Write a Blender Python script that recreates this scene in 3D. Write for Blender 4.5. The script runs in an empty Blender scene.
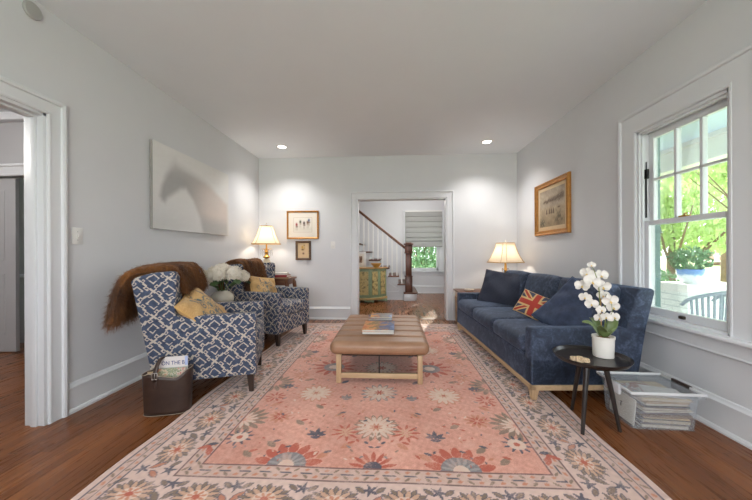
import bpy, bmesh, math, random
import numpy as np
from mathutils import Vector, Matrix, Euler

# ------------------------------------------------------------------ camera, sky, light, exposure
S = bpy.context.scene
COL = S.collection
cam_d = bpy.data.cameras.new('camera')
cam_d.sensor_width = 36.0
cam_d.lens = 36.0 * 305.0 / 752.0
cam_d.shift_y = 2.65 / 752.0
cam_d.clip_start = 0.05
cam = bpy.data.objects.new('camera', cam_d)
COL.objects.link(cam)
cam.matrix_world = (Matrix.Translation((0, 0, 1.122)) @ Matrix.Rotation(0.0531, 4, 'Z')
                    @ Matrix.Rotation(math.pi / 2, 4, 'X') @ Matrix.Rotation(-0.0043, 4, 'Z'))
S.camera = cam
S.view_settings.view_transform = 'Standard'
S.view_settings.look = 'None'
S.view_settings.gamma = 1.0
S.view_settings.exposure = 0.38
S.view_settings.use_curve_mapping = False

world = bpy.data.worlds.new('sky')
S.world = world
world.use_nodes = True
wn = world.node_tree
wn.nodes.clear()
w_out = wn.nodes.new('ShaderNodeOutputWorld')
w_bg = wn.nodes.new('ShaderNodeBackground')
w_bg.inputs['Color'].default_value = (0.88, 0.94, 1.0, 1)
w_bg.inputs['Strength'].default_value = 4.0
wn.links.new(w_bg.outputs[0], w_out.inputs[0])


def lamp(name, kind, loc, energy, color=(1, 1, 1), rot=(0, 0, 0), **kw):
    d = bpy.data.lights.new(name, kind)
    d.energy = energy
    d.color = color
    for k, v in kw.items():
        setattr(d, k, v)
    o = bpy.data.objects.new(name, d)
    COL.objects.link(o)
    o.location = loc
    o.rotation_euler = rot
    return o


PI = math.pi
lamp('sun', 'SUN', (8, 16, 9), 12.0, (1.0, 0.93, 0.82), Vector((-0.34, -1.0, -0.45)).to_track_quat('-Z', 'Y').to_euler(), angle=0.02)
# fill light added behind the camera, set just outside the unseen rear opening
lamp('rear_fill', 'AREA', (-0.1, -1.72, 1.45), 52, (0.98, 0.985, 1.0), (PI / 2, 0, 0), shape='RECTANGLE', size=2.9, size_y=1.5)

# ------------------------------------------------------------------ helpers


def c(r, g, b):
    f = lambda v: (v / 255 / 12.92) if v / 255 <= 0.04045 else ((v / 255 + 0.055) / 1.055) ** 2.4
    return (f(r), f(g), f(b), 1.0)


class X:
    """a value in a node tree; arithmetic on it adds Math nodes"""
    def __init__(s, nt, k):
        s.nt, s.k = nt, k

    def op(s, o, *a):
        n = s.nt.nodes.new('ShaderNodeMath')
        n.operation = o
        for i, v in enumerate((s,) + a):
            if isinstance(v, X):
                s.nt.links.new(v.k, n.inputs[i])
            else:
                n.inputs[i].default_value = v
        return X(s.nt, n.outputs[0])

    def __add__(s, o): return s.op('ADD', o)
    __radd__ = __add__
    def __sub__(s, o): return s.op('SUBTRACT', o)
    def __rsub__(s, o): return s.op('MULTIPLY', -1.0).op('ADD', o)
    def __mul__(s, o): return s.op('MULTIPLY', o)
    __rmul__ = __mul__
    def __truediv__(s, o): return s.op('DIVIDE', o)
    def fract(s): return s.op('FRACT')
    def floor(s): return s.op('FLOOR')
    def abs(s): return s.op('ABSOLUTE')
    def max(s, o): return s.op('MAXIMUM', o)
    def min(s, o): return s.op('MINIMUM', o)
    def gt(s, o): return s.op('GREATER_THAN', o)
    def lt(s, o): return s.op('LESS_THAN', o)


class Mat:
    def __init__(s, name, color=(0.8, 0.8, 0.8, 1), rough=0.5, **kw):
        m = bpy.data.materials.new(name)
        m.use_nodes = True
        s.m, s.nt = m, m.node_tree
        s.b = s.nt.nodes['Principled BSDF']
        s.b.inputs['Base Color'].default_value = color
        s.b.inputs['Roughness'].default_value = rough
        for k, v in kw.items():
            s.b.inputs[k.replace('_', ' ')].default_value = v
        s._tc = None

    def n(s, t, **kw):
        n = s.nt.nodes.new(t)
        for k, v in kw.items():
            setattr(n, k, v)
        return n

    def link(s, a, b):
        s.nt.links.new(a.k if isinstance(a, X) else a, b)

    def coord(s, which='Object', scale=(1, 1, 1)):
        if s._tc is None:
            s._tc = s.n('ShaderNodeTexCoord')
        o = s._tc.outputs[which]
        if scale != (1, 1, 1):
            mp = s.n('ShaderNodeMapping')
            mp.inputs['Scale'].default_value = scale
            s.link(o, mp.inputs[0])
            o = mp.outputs[0]
        return o

    def xyz(s, which='Object'):
        sp = s.n('ShaderNodeSeparateXYZ')
        s.link(s.coord(which), sp.inputs[0])
        return [X(s.nt, o) for o in sp.outputs]

    def noise(s, scale=5, detail=4, rough=0.6, vec=None, dist=0.0):
        n = s.n('ShaderNodeTexNoise')
        n.inputs['Scale'].default_value = scale
        n.inputs['Detail'].default_value = detail
        n.inputs['Roughness'].default_value = rough
        n.inputs['Distortion'].default_value = dist
        s.link(vec if vec is not None else s.coord(), n.inputs['Vector'])
        return X(s.nt, n.outputs[0])

    def ramp(s, x, stops):
        r = s.n('ShaderNodeValToRGB')
        e = r.color_ramp.elements
        while len(e) < len(stops):
            e.new(0.5)
        for i, (p, col) in enumerate(stops):
            e[i].position, e[i].color = p, col
        s.link(x, r.inputs[0])
        return r.outputs[0]

    def mix(s, f, a, b, mode='MIX'):
        n = s.n('ShaderNodeMix', data_type='RGBA', blend_type=mode)
        for k, v in ((0, f), (6, a), (7, b)):
            if isinstance(v, (X, bpy.types.NodeSocket)):
                s.link(v, n.inputs[k])
            else:
                n.inputs[k].default_value = v
        return n.outputs[2]

    def base(s, col):
        s.link(col, s.b.inputs['Base Color'])
        return s

    def bump(s, x, strength=0.3, dist=0.01):
        n = s.n('ShaderNodeBump')
        n.inputs['Strength'].default_value = strength
        n.inputs['Distance'].default_value = dist
        s.link(x, n.inputs['Height'])
        s.link(n.outputs[0], s.b.inputs['Normal'])
        return s

    def vcol(s):
        a = s.n('ShaderNodeAttribute')
        a.attribute_name = 'Col'
        return a.outputs['Color']


def simple(name, col, rough=0.5, var=0.0, nscale=8, bump=0.0, bscale=40, **kw):
    m = Mat(name, col, rough, **kw)
    if var:
        n = m.noise(nscale, 4)
        lo = tuple(v * (1 - var) for v in col[:3]) + (1,)
        hi = tuple(min(1, v * (1 + var)) for v in col[:3]) + (1,)
        m.base(m.ramp(n, [(0.3, lo), (0.7, hi)]))
    if bump:
        m.bump(m.noise(bscale, 3), bump, 0.004)
    return m.m


def link(o, parent=None):
    COL.objects.link(o)
    if parent is not None:
        o.parent = parent
    return o


def obj(name, bm, mat=None, parent=None, smooth=None, uv=False):
    """a bmesh becomes one mesh object; smooth = angle in degrees below which edges are smoothed"""
    if isinstance(bm, bpy.types.Mesh):
        me = bm
        me.name = name
    else:
        bmesh.ops.recalc_face_normals(bm, faces=bm.faces[:])
        if smooth:
            for f in bm.faces:
                f.smooth = True
            a = math.radians(smooth)
            for e in bm.edges:
                if len(e.link_faces) == 2 and e.calc_face_angle(0) > a:
                    e.smooth = False
        me = bpy.data.meshes.new(name)
        bm.to_mesh(me)
        bm.free()
    if uv:
        boxuv(me)
    o = bpy.data.objects.new(name, me)
    for m in (mat if isinstance(mat, (list, tuple)) else [mat]):
        if m is not None:
            me.materials.append(m)
    return link(o, parent)


def boxuv(me):
    l = me.uv_layers.new(name='UVMap')
    for p in me.polygons:
        n = p.normal
        k = max(range(3), key=lambda i: abs(n[i]))
        for li in p.loop_indices:
            v = me.vertices[me.loops[li].vertex_index].co
            l.data[li].uv = (v.y, v.z) if k == 0 else ((v.x, v.z) if k == 1 else (v.x, v.y + 0.07))


def thing(name, label, cat, loc=(0, 0, 0), rz=0.0, group=None):
    o = bpy.data.objects.new(name, None)
    o.empty_display_size = 0.05
    COL.objects.link(o)
    o.location = loc
    o.rotation_euler = (0, 0, rz)
    return tag(o, label, cat, group)


def tag(o, label, cat, group=None, kind=None):
    o['label'] = label
    o['category'] = cat
    if group:
        o['group'] = group
    if kind:
        o['kind'] = kind
    return o


def struct(o):
    o['kind'] = 'structure'
    return o


def lab(o, label):
    o['label'] = label
    return o


def dup(root, loc=None, rz=None, label=None):
    r = root.copy()
    COL.objects.link(r)
    if loc is not None:
        r.location = loc
    if rz is not None:
        r.rotation_euler = (0, 0, rz)
    if label:
        r['label'] = label
    for ch in list(root.children):
        k = ch.copy()
        COL.objects.link(k)
        k.parent = r
        for g in list(ch.children):
            d = g.copy()
            COL.objects.link(d)
            d.parent = k
    return r


def B():
    return bmesh.new()


def box(bm, lo, hi, bev=0.0, seg=2, mtx=None):
    t = bmesh.new() if bev else bm
    r = bmesh.ops.create_cube(t, size=1)
    for v in r['verts']:
        v.co = Vector([lo[i] + (v.co[i] + 0.5) * (hi[i] - lo[i]) for i in range(3)])
    if bev:
        bmesh.ops.bevel(t, geom=t.edges[:], offset=bev, segments=seg, profile=0.5, affect='EDGES')
        if mtx is not None:
            bmesh.ops.transform(t, matrix=mtx, verts=t.verts[:])
        merge(bm, t)
    elif mtx is not None:
        bmesh.ops.transform(bm, matrix=mtx, verts=r['verts'])
    return bm


def merge(bm, t):
    me = bpy.data.meshes.new('tmp')
    t.to_mesh(me)
    t.free()
    bm.from_mesh(me)
    bpy.data.meshes.remove(me)


def prism(bm, pts, axis, a0, a1, bev=0.0, seg=2):
    """polygon pts (2D) in the plane across `axis`, extruded a0..a1"""
    t = bmesh.new()
    def at(p, a):
        return {0: (a, p[0], p[1]), 1: (p[0], a, p[1]), 2: (p[0], p[1], a)}[axis]
    va = [t.verts.new(at(p, a0)) for p in pts]
    vb = [t.verts.new(at(p, a1)) for p in pts]
    t.faces.new(va)
    t.faces.new(vb[::-1])
    n = len(pts)
    for i in range(n):
        t.faces.new((va[i], va[(i + 1) % n], vb[(i + 1) % n], vb[i]))
    bmesh.ops.recalc_face_normals(t, faces=t.faces[:])
    if bev:
        bmesh.ops.bevel(t, geom=t.edges[:], offset=bev, segments=seg, profile=0.5, affect='EDGES')
    merge(bm, t)
    return bm


def lathe(bm, prof, n=28, at=(0, 0, 0), cap=True, sx=1.0, sy=1.0):
    rings = []
    for r, z in prof:
        rings.append([bm.verts.new((at[0] + sx * r * math.cos(2 * PI * k / n), at[1] + sy * r * math.sin(2 * PI * k / n), at[2] + z)) for k in range(n)])
    for a, b in zip(rings, rings[1:]):
        for k in range(n):
            bm.faces.new((a[k], a[(k + 1) % n], b[(k + 1) % n], b[k]))
    if cap:
        bm.faces.new(rings[0][::-1])
        bm.faces.new(rings[-1])
    return bm


def tube(bm, pts, r, n=8, cap=True):
    pts = [Vector(p) for p in pts]
    rs = r if isinstance(r, (list, tuple)) else [r] * len(pts)
    rings = []
    ref = None
    for i, p in enumerate(pts):
        d = (pts[min(i + 1, len(pts) - 1)] - pts[max(i - 1, 0)]).normalized()
        if ref is None:
            ref = d.orthogonal().normalized()
        ref = (ref - d * ref.dot(d))
        ref = ref.normalized() if ref.length > 1e-6 else d.orthogonal().normalized()
        s = d.cross(ref)
        rings.append([bm.verts.new(p + (ref * math.cos(2 * PI * k / n) + s * math.sin(2 * PI * k / n)) * rs[i]) for k in range(n)])
    for a, b in zip(rings, rings[1:]):
        for k in range(n):
            bm.faces.new((a[k], a[(k + 1) % n], b[(k + 1) % n], b[k]))
    if cap:
        bm.faces.new(rings[0][::-1])
        bm.faces.new(rings[-1])
    return bm


def bar(bm, p, q, w0, w1=None, twist=0.0):
    """square bar from p to q with side w0 at p and w1 at q"""
    w1 = w0 if w1 is None else w1
    p, q = Vector(p), Vector(q)
    vs = []
    for a, w in ((p, w0), (q, w1)):
        for sx, sy in ((-1, -1), (1, -1), (1, 1), (-1, 1)):
            vs.append(bm.verts.new(a + Vector((sx * w / 2, sy * w / 2, 0))))
    for f in ((0, 1, 2, 3), (7, 6, 5, 4), (0, 4, 5, 1), (1, 5, 6, 2), (2, 6, 7, 3), (3, 7, 4, 0)):
        bm.faces.new([vs[i] for i in f])
    return bm


def gridmesh(fn, nu, nv, wrap=False):
    """bmesh grid of fn(u, v), u and v in 0..1"""
    bm = bmesh.new()
    V = [[bm.verts.new(fn(i / nu, j / nv)) for j in range(nv + 1)] for i in range(nu + 1)]
    for i in range(nu):
        for j in range(nv):
            bm.faces.new((V[i][j], V[i + 1][j], V[i + 1][j + 1], V[i][j + 1]))
    return bm


def rbox(size, r, m=6, k=4, puff=(0, 0, 0), warp=None):
    """rounded, puffed box centred at the origin"""
    h = [s / 2 for s in size]
    def line(a):
        inner = a - r
        z = [inner + r * math.tan(PI / 4 * t / k) for t in range(k + 1)]
        mid = [-inner + 2 * inner * t / m for t in range(1, m)]
        return [-v for v in z[::-1]] + mid + z
    L = [line(a) for a in h]
    bm = bmesh.new()
    for ax in range(3):
        o = [i for i in range(3) if i != ax]
        for sgn in (-1, 1):
            A, Bv = L[o[0]], L[o[1]]
            g = []
            for a in A:
                row = []
                for b in Bv:
                    p = [0, 0, 0]
                    p[ax], p[o[0]], p[o[1]] = sgn * h[ax], a, b
                    row.append(bm.verts.new(p))
                g.append(row)
            for i in range(len(A) - 1):
                for j in range(len(Bv) - 1):
                    bm.faces.new((g[i][j], g[i + 1][j], g[i + 1][j + 1], g[i][j + 1]))
    bmesh.ops.remove_doubles(bm, verts=bm.verts[:], dist=1e-5)
    for v in bm.verts:
        inn = Vector([max(-(h[i] - r), min(h[i] - r, v.co[i])) for i in range(3)])
        d = v.co - inn
        q = inn + d.normalized() * r if d.length > 1e-9 else inn
        f = [1 - min(1, abs(q[i] / h[i])) ** 2 for i in range(3)]
        q = Vector((q.x + math.copysign(puff[0], q.x) * f[1] * f[2] * min(1, abs(q.x) / h[0] * 1.2),
                    q.y + math.copysign(puff[1], q.y) * f[0] * f[2] * min(1, abs(q.y) / h[1] * 1.2),
                    q.z + math.copysign(puff[2], q.z) * f[0] * f[1] * min(1, abs(q.z) / h[2] * 1.2)))
        v.co = warp(q) if warp else q
    return bm


def frame(loc, nrm, up):
    z = Vector(nrm).normalized()
    y = Vector(up)
    y = (y - z * y.dot(z)).normalized()
    x = y.cross(z)
    return Matrix.Translation(loc) @ Matrix((x, y, z)).transposed().to_4x4()


def pillow(w, h, t, n=36, seed=0, dent=0.0, wr=0.012, pinch=0.07):
    """cushion in its own xy plane, front towards +z; returns mesh verts with front uv kept in layer"""
    rnd = random.Random(seed)
    ph = [rnd.uniform(0, 6.28) for _ in range(8)]
    bm = bmesh.new()
    uvl = bm.verts.layers.float_vector.new('pu')
    gs = []
    for sgn in (1, -1):
        g = []
        for i in range(n + 1):
            row = []
            for j in range(n + 1):
                u, v = -1 + 2 * i / n, -1 + 2 * j / n
                pr = max(0.0, (1 - u ** 2) * (1 - v ** 2)) ** 0.42
                x = u * w / 2 * (1 - pinch * (1 - v * v))
                y = v * h / 2 * (1 - pinch * (1 - u * u))
                z = pr * t / 2
                e = min(1, pr * 1.6)
                z += e * wr * (math.sin(5 * u + ph[0] + 2 * v) * math.sin(4 * v + ph[1]) + 0.5 * math.sin(11 * u * v + ph[2] + 3 * u))
                if sgn > 0:
                    z -= dent * math.exp(-((u - 0.0) ** 2 * 6 + (v - 0.75) ** 2 * 3)) * e
                vv = bm.verts.new((x, y, sgn * z if pr > 0 else 0))
                vv[uvl] = (u, v, sgn)
                row.append(vv)
            g.append(row)
        gs.append(g)
        for i in range(n):
            for j in range(n):
                f = (g[i][j], g[i + 1][j], g[i + 1][j + 1], g[i][j + 1])
                bm.faces.new(f if sgn > 0 else f[::-1])
    bm.verts.ensure_lookup_table()
    for i in range(n + 1):
        for j in range(n + 1):
            if i in (0, n) or j in (0, n):
                gs[1][i][j].co = gs[0][i][j].co
    bmesh.ops.remove_doubles(bm, verts=bm.verts[:], dist=1e-6)
    return bm


def piping(w, h, r, n=16, pinch=0.07):
    pts = []
    for k in range(4):
        for i in range(n):
            s = -1 + 2 * i / n
            u, v = [(s, -1), (1, s), (-s, 1), (-1, -s)][k]
            pts.append((u * w / 2 * (1 - pinch * (1 - v * v)), v * h / 2 * (1 - pinch * (1 - u * u)), 0))
    pts += pts[:2]
    bm = bmesh.new()
    tube(bm, pts, r, 6, cap=False)
    return bm


def setcol(me, rgb):
    """per-vertex cloth or paint pattern; rgb n x 3 in sRGB 0..255"""
    a = np.asarray(rgb, dtype=np.float64) / 255
    lin = np.where(a <= 0.04045, a / 12.92, ((a + 0.055) / 1.055) ** 2.4)
    at = me.color_attributes.new('Col', 'FLOAT_COLOR', 'POINT')
    at.data.foreach_set('color', np.concatenate([lin, np.ones((len(a), 1))], 1).astype(np.float32).ravel())


def vxy(me):
    v = np.empty(len(me.vertices) * 3, np.float32)
    me.vertices.foreach_get('co', v)
    return v.reshape(-1, 3)


def flat_grid(w, h, nx, ny):
    """mesh in its xy plane, w x h, centred"""
    me = bpy.data.meshes.new('sheet')
    x = np.linspace(-w / 2, w / 2, nx + 1)
    y = np.linspace(-h / 2, h / 2, ny + 1)
    gx, gy = np.meshgrid(x, y)
    co = np.stack([gx.ravel(), gy.ravel(), np.zeros(gx.size)], 1)
    i = np.arange(nx)[None, :] + (nx + 1) * np.arange(ny)[:, None]
    f = np.stack([i, i + 1, i + nx + 2, i + nx + 1], -1).reshape(-1, 4)
    me.vertices.add(len(co))
    me.vertices.foreach_set('co', co.astype(np.float32).ravel())
    me.loops.add(f.size)
    me.loops.foreach_set('vertex_index', f.ravel().astype(np.int32))
    me.polygons.add(len(f))
    me.polygons.foreach_set('loop_start', np.arange(0, f.size, 4, dtype=np.int32))
    me.polygons.foreach_set('loop_total', np.full(len(f), 4, dtype=np.int32))
    me.update(calc_edges=True)
    return me


def sstep(a, b, x):
    t = np.clip((x - a) / (b - a), 0, 1)
    return t * t * (3 - 2 * t)


def polysd(px, py, poly):
    """signed distance to a polygon (negative inside)"""
    d = np.full(px.shape, 1e9)
    ins = np.zeros(px.shape, bool)
    n = len(poly)
    for i in range(n):
        ax, ay = poly[i]
        bx, by = poly[(i + 1) % n]
        ex, ey = bx - ax, by - ay
        t = np.clip(((px - ax) * ex + (py - ay) * ey) / (ex * ex + ey * ey), 0, 1)
        d = np.minimum(d, np.hypot(px - ax - t * ex, py - ay - t * ey))
        cond = ((ay > py) != (by > py)) & (px < (bx - ax) * (py - ay) / (by - ay + 1e-12) + ax)
        ins ^= cond
    return np.where(ins, -d, d)


def lerpc(a, b, t):
    return np.asarray(a, float) + (np.asarray(b, float) - np.asarray(a, float)) * t[:, None]


def text(body, size, mat, mtx, name, parent, depth=0.0006):
    cu = bpy.data.curves.new('lettering', 'FONT')
    cu.body = body
    cu.size = size
    cu.extrude = depth
    t = bpy.data.objects.new('lettering', cu)
    COL.objects.link(t)
    bpy.context.view_layer.update()
    me = bpy.data.meshes.new_from_object(t.evaluated_get(bpy.context.evaluated_depsgraph_get()))
    bpy.data.objects.remove(t)
    me.transform(mtx)
    me.materials.clear()
    return obj(name, me, mat, parent)


def leaves(bm, cen, rad, n, size, rnd, shell=0.55, flat=0.6):
    """n small pointed leaves spread through an ellipsoid"""
    for _ in range(n):
        while True:
            p = Vector((rnd.uniform(-1, 1), rnd.uniform(-1, 1), rnd.uniform(-1, 1)))
            if shell ** 2 < p.length_squared < 1:
                break
        q = Vector(cen) + Vector((p.x * rad[0], p.y * rad[1], p.z * rad[2]))
        m = Euler((rnd.uniform(-flat, flat) * 2, rnd.uniform(-flat, flat) * 2, rnd.uniform(0, 6.28))).to_matrix()
        s = size * rnd.uniform(0.6, 1.3)
        vs = [bm.verts.new(q + m @ Vector(v)) for v in ((-s, 0, 0), (0, -s * 0.42, s * .1), (s, 0, 0), (0, s * 0.42, s * .1))]
        bm.faces.new(vs)
    return bm

# ------------------------------------------------------------------ materials
L, R, BK, CE = -2.275, 2.047, 5.109, 2.743
M_wall = simple('wall_paint', c(212, 213, 216), 0.55, 0.015, 3, 0.05, 180)
M_ceil = simple('ceiling_paint', c(229, 233, 238), 0.8, 0.01, 3, 0.05, 180)
M_trim = simple('trim_paint', c(217, 219, 222), 0.35, 0.01, 5)
M_white = simple('white_enamel', c(226, 225, 222), 0.35)
M_glow = Mat('lamp_glow', (1, 1, 1, 1), 0.5, Emission_Color=(1, 0.93, 0.84, 1), Emission_Strength=9).m

# narrow oak strip floor, boards running along y
mf = Mat('oak_strip_floor', rough=0.22)
fx_, fy_, fz_ = mf.xyz()
wd = 0.057
bi = (fx_ / wd).floor()
off = (bi * 0.61803).fract()
seg = ((fy_ / 1.15) + off * 7.0).floor()
cb = mf.n('ShaderNodeCombineXYZ')
mf.link(bi, cb.inputs[0]); mf.link(seg, cb.inputs[1])
wnz = mf.n('ShaderNodeTexWhiteNoise', noise_dimensions='2D')
mf.link(cb.outputs[0], wnz.inputs['Vector'])
tone = X(mf.nt, wnz.outputs['Value'])
cg = mf.n('ShaderNodeCombineXYZ')
mf.link(fx_ * 26.0 + tone * 37.0, cg.inputs[0]); mf.link(fy_ * 1.6 + tone * 19.0, cg.inputs[1]); mf.link(seg, cg.inputs[2])
grain = mf.noise(2.2, 6, 0.62, cg.outputs[0], 0.6)
val = (grain - 0.5) * 0.75 + tone * 0.30 + 0.33
colr = mf.ramp(val, [(0.05, c(76, 44, 22)), (0.4, c(114, 67, 34)), (0.7, c(140, 86, 46)), (1.0, c(160, 104, 59))])
ed = ((fx_ / wd).fract() - 0.5).abs()
ey = (((fy_ / 1.15) + off * 7.0).fract() - 0.5).abs()
joint = ed.gt(0.478).max(ey.gt(0.4985))
mf.base(mf.mix(joint * 0.55, colr, c(44, 25, 15)))
mf.link(grain * 0.10 + 0.23, mf.b.inputs['Roughness'])
mf.bump(grain * 0.25 - joint, 0.04, 0.002)
mf.b.inputs['Specular IOR Level'].default_value = 0.35
M_floor = mf.m


def wood(name, col, dark, rough=0.4, axis=0, scale=14):
    m = Mat(name, col, rough)
    sc = [scale * 1.0] * 3
    sc[axis] = scale * 0.07
    n = m.noise(1.6, 5, 0.6, m.coord('Object', tuple(sc)), 0.8)
    m.base(m.ramp(n, [(0.3, dark), (0.68, col)]))
    m.bump(n, 0.08, 0.002)
    return m.m


M_stair = wood('stair_oak', c(112, 66, 40), c(70, 38, 22), 0.35, 0)
M_newel = wood('newel_oak', c(104, 60, 40), c(62, 34, 24), 0.35, 2)
M_lightoak = wood('limed_oak', c(202, 172, 136), c(172, 142, 108), 0.5, 0)
M_lightoak_y = wood('limed_oak_long', c(202, 172, 136), c(172, 142, 108), 0.5, 1)
M_lightoak_z = wood('limed_oak_leg', c(200, 170, 134), c(170, 140, 106), 0.5, 2)
M_walnut = wood('walnut', c(128, 78, 44), c(80, 44, 24), 0.35, 0)
M_walnut_z = wood('walnut_leg', c(136, 84, 48), c(84, 46, 26), 0.35, 2)
M_dark = simple('dark_stained_wood', c(52, 38, 32), 0.35, 0.2, 12)
M_black = simple('black_stained_wood', c(38, 33, 31), 0.3, 0.15, 12)
M_blackmetal = simple('black_metal', c(30, 30, 31), 0.4, 0, Metallic=0.6)
M_brass = simple('aged_brass', c(196, 152, 78), 0.3, 0.1, 20, Metallic=0.9)
M_gold = simple('gilded_wood', c(176, 122, 58), 0.38, 0.18, 30, 0.2, 90, Metallic=0.45)
M_mat = simple('picture_mat', c(226, 219, 208), 0.9)
M_mattan = simple('tan_mat', c(208, 182, 146), 0.9, 0.04, 20)

mg = Mat('window_glass')
nt = mg.nt
nt.nodes.remove(mg.b)
tr = mg.n('ShaderNodeBsdfTransparent'); tr.inputs[0].default_value = (0.97, 0.985, 0.98, 1)
gl = mg.n('ShaderNodeBsdfGlossy'); gl.inputs['Roughness'].default_value = 0.02
lw = mg.n('ShaderNodeLayerWeight'); lw.inputs[0].default_value = 0.25
mxs = mg.n('ShaderNodeMixShader')
mg.link(X(nt, lw.outputs['Fresnel']) * 0.5, mxs.inputs[0])
mg.link(tr.outputs[0], mxs.inputs[1]); mg.link(gl.outputs[0], mxs.inputs[2])
mg.link(mxs.outputs[0], nt.nodes['Material Output'].inputs[0])
M_glass = mg.m


def patt(name, rough=0.8, sheen=0.0, bump=0.0, bscale=400, wear=0.0, wscale=14, wearcol=(0.8, 0.7, 0.6, 1), **kw):
    """a woven, printed or painted pattern kept in the mesh's colour layer, plus thread and wear"""
    m = Mat(name, rough=rough, **kw)
    col = m.vcol()
    if wear:
        n = m.noise(wscale, 6, 0.7)
        col = m.mix((n - 0.42).max(0.0) * wear, col, wearcol)
    m.base(col)
    if sheen:
        m.b.inputs['Sheen Weight'].default_value = sheen
    if bump:
        m.bump(m.noise(bscale, 2), bump, 0.002)
    return m.m


# ------------------------------------------------------------------ room shell
def boxes(name, lst, mat, bev=0.0):
    bm = B()
    for lo, hi in lst:
        box(bm, lo, hi, bev)
    return struct(obj(name, bm, mat, smooth=30 if bev else None))


YR = -1.6
boxes('floor', [((-6.2, YR - .1, -0.12), (2.3, 8.6, 0.0))], M_floor)
boxes('ceiling', [((-6.2, YR - .1, CE), (2.3, 8.6, CE + .12))], M_ceil)
boxes('wall_left', [((L - .116, YR, 0), (L, 0.62, CE)), ((L - .116, 1.89, 0), (L, BK, CE)), ((L - .116, 0.62, 2.045), (L, 1.89, CE))], M_wall)
WY0, WY1, WZ0, WZ1 = 1.955, 2.665, 0.60, 2.115
boxes('wall_right', [((R, YR, 0), (R + .125, WY0, CE)), ((R, WY1, 0), (R + .125, BK + .14, CE)), ((R, WY0, 0), (R + .125, WY1, WZ0)), ((R, WY0, WZ1), (R + .125, WY1, CE))], M_wall)
OX0, OX1, OZ = -0.588, 0.902, 2.03
boxes('wall_back', [((-6.2, BK, 0), (OX0, BK + .14, CE)), ((OX1, BK, 0), (R, BK + .14, CE)), ((OX0, BK, OZ), (OX1, BK + .14, CE))], M_wall)
RX0, RX1, RZ0, RZ1 = -1.55, 1.35, 0.70, 2.20  # rear window opening, out of view, added for the fill light
boxes('wall_rear', [((L, YR - .1, 0), (RX0, YR, CE)), ((RX1, YR - .1, 0), (R + .125, YR, CE)), ((RX0, YR - .1, 0), (RX1, YR, RZ0)), ((RX0, YR - .1, RZ1), (RX1, YR, CE))], M_wall)
boxes('window_3', [((RX0 - .1, YR, RZ0 - .1), (RX0, YR + .02, RZ1 + .12)), ((RX1, YR, RZ0 - .1), (RX1 + .1, YR + .02, RZ1 + .12)),
                   ((RX0, YR, RZ1), (RX1, YR + .02, RZ1 + .12)), ((RX0 - .12, YR, RZ0 - .03), (RX1 + .12, YR + .06, RZ0)),
                   ((-0.16, YR - .08, RZ0), (-0.04, YR + .02, RZ1)), ((RX0, YR - .07, 1.42), (RX1, YR - .03, 1.47))], M_trim)


def skirting(name, p, q, n):
    """baseboard from p to q (xy), standing off the wall towards n: board, moulded cap and shoe"""
    bm = B()
    d = Vector((q[0] - p[0], q[1] - p[1], 0))
    ln = d.length
    prof = [(0, 0), (.030, 0), (.030, .012), (.022, .026), (.016, .03), (.016, .168), (.024, .172), (.024, .184), (.014, .196), (.008, .208), (0, .212)]
    prism(bm, prof, 1, 0, ln)
    y = d.normalized()
    x = Vector((n[0], n[1], 0))
    m = Matrix((x, y, Vector((0, 0, 1)))).transposed().to_4x4()
    bmesh.ops.transform(bm, matrix=Matrix.Translation((p[0], p[1], 0)) @ m, verts=bm.verts[:])
    return struct(obj(name, bm, M_trim))


skirting('baseboard_left', (L, 2.0), (L, BK), (1, 0))
skirting('baseboard_left_rear', (L, YR), (L, 0.51), (1, 0))
skirting('baseboard_right', (R, YR), (R, BK), (-1, 0))
skirting('baseboard_back_left', (L, BK), (-0.706, BK), (0, -1))
skirting('baseboard_back_right', (1.03, BK), (R, BK), (0, -1))


def casing_pts(w):
    """profile across a casing: 0 at the opening edge, w at the outer edge (distance, projection)"""
    return [(0, 0), (0, .014), (.008, .019), (.018, .019), (.022, .016), (w - .03, .016), (w - .026, .03), (w - .012, .034), (w, .03), (w, 0)]


def casing(name, plane, a0, a1, z1, w, z0=0.0, side=1, at=0.0, parent=None):
    """two legs and a mitred head round an opening a0..a1 up to z1. plane 'x': wall at x=at, opening along y; 'y': wall at y=at, opening along x.
    side: sign of the direction the trim projects"""
    bm = B()
    pr = casing_pts(w)
    path = [((a0, z0), (-1, 0)), ((a0, z1), (-1, 1)), ((a1, z1), (1, 1)), ((a1, z0), (1, 0))]
    rings = []
    for (a, z), (da, dz) in path:
        ring = []
        for s, h in pr:
            aa, zz = a + da * s, z + dz * s
            ring.append(bm.verts.new((at + side * h, aa, zz) if plane == 'x' else (aa, at + side * h, zz)))
        rings.append(ring)
    n = len(pr)
    for r0, r1 in zip(rings, rings[1:]):
        for k in range(n):
            bm.faces.new((r0[k], r0[(k + 1) % n], r1[(k + 1) % n], r1[k]))
    bm.faces.new(rings[0]); bm.faces.new(rings[-1][::-1])
    return obj(name, bm, M_trim, parent)


# left doorway (cased opening) into the next room
struct(casing('door_1', 'x', 0.62, 1.89, 2.045, 0.108, side=1, at=L))
boxes('trim_1', [((L - .13, 1.87, 0), (L + .005, 1.892, 2.047)), ((L - .13, 0.618, 0), (L + .005, 0.64, 2.047)), ((L - .13, 0.62, 2.025), (L + .005, 1.89, 2.047)),
                 ((L - .075, 1.855, 0), (L - .035, 1.872, 2.03)), ((L - .075, 0.638, 2.012), (L - .035, 1.858, 2.027))], M_trim, 0.002)
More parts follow.
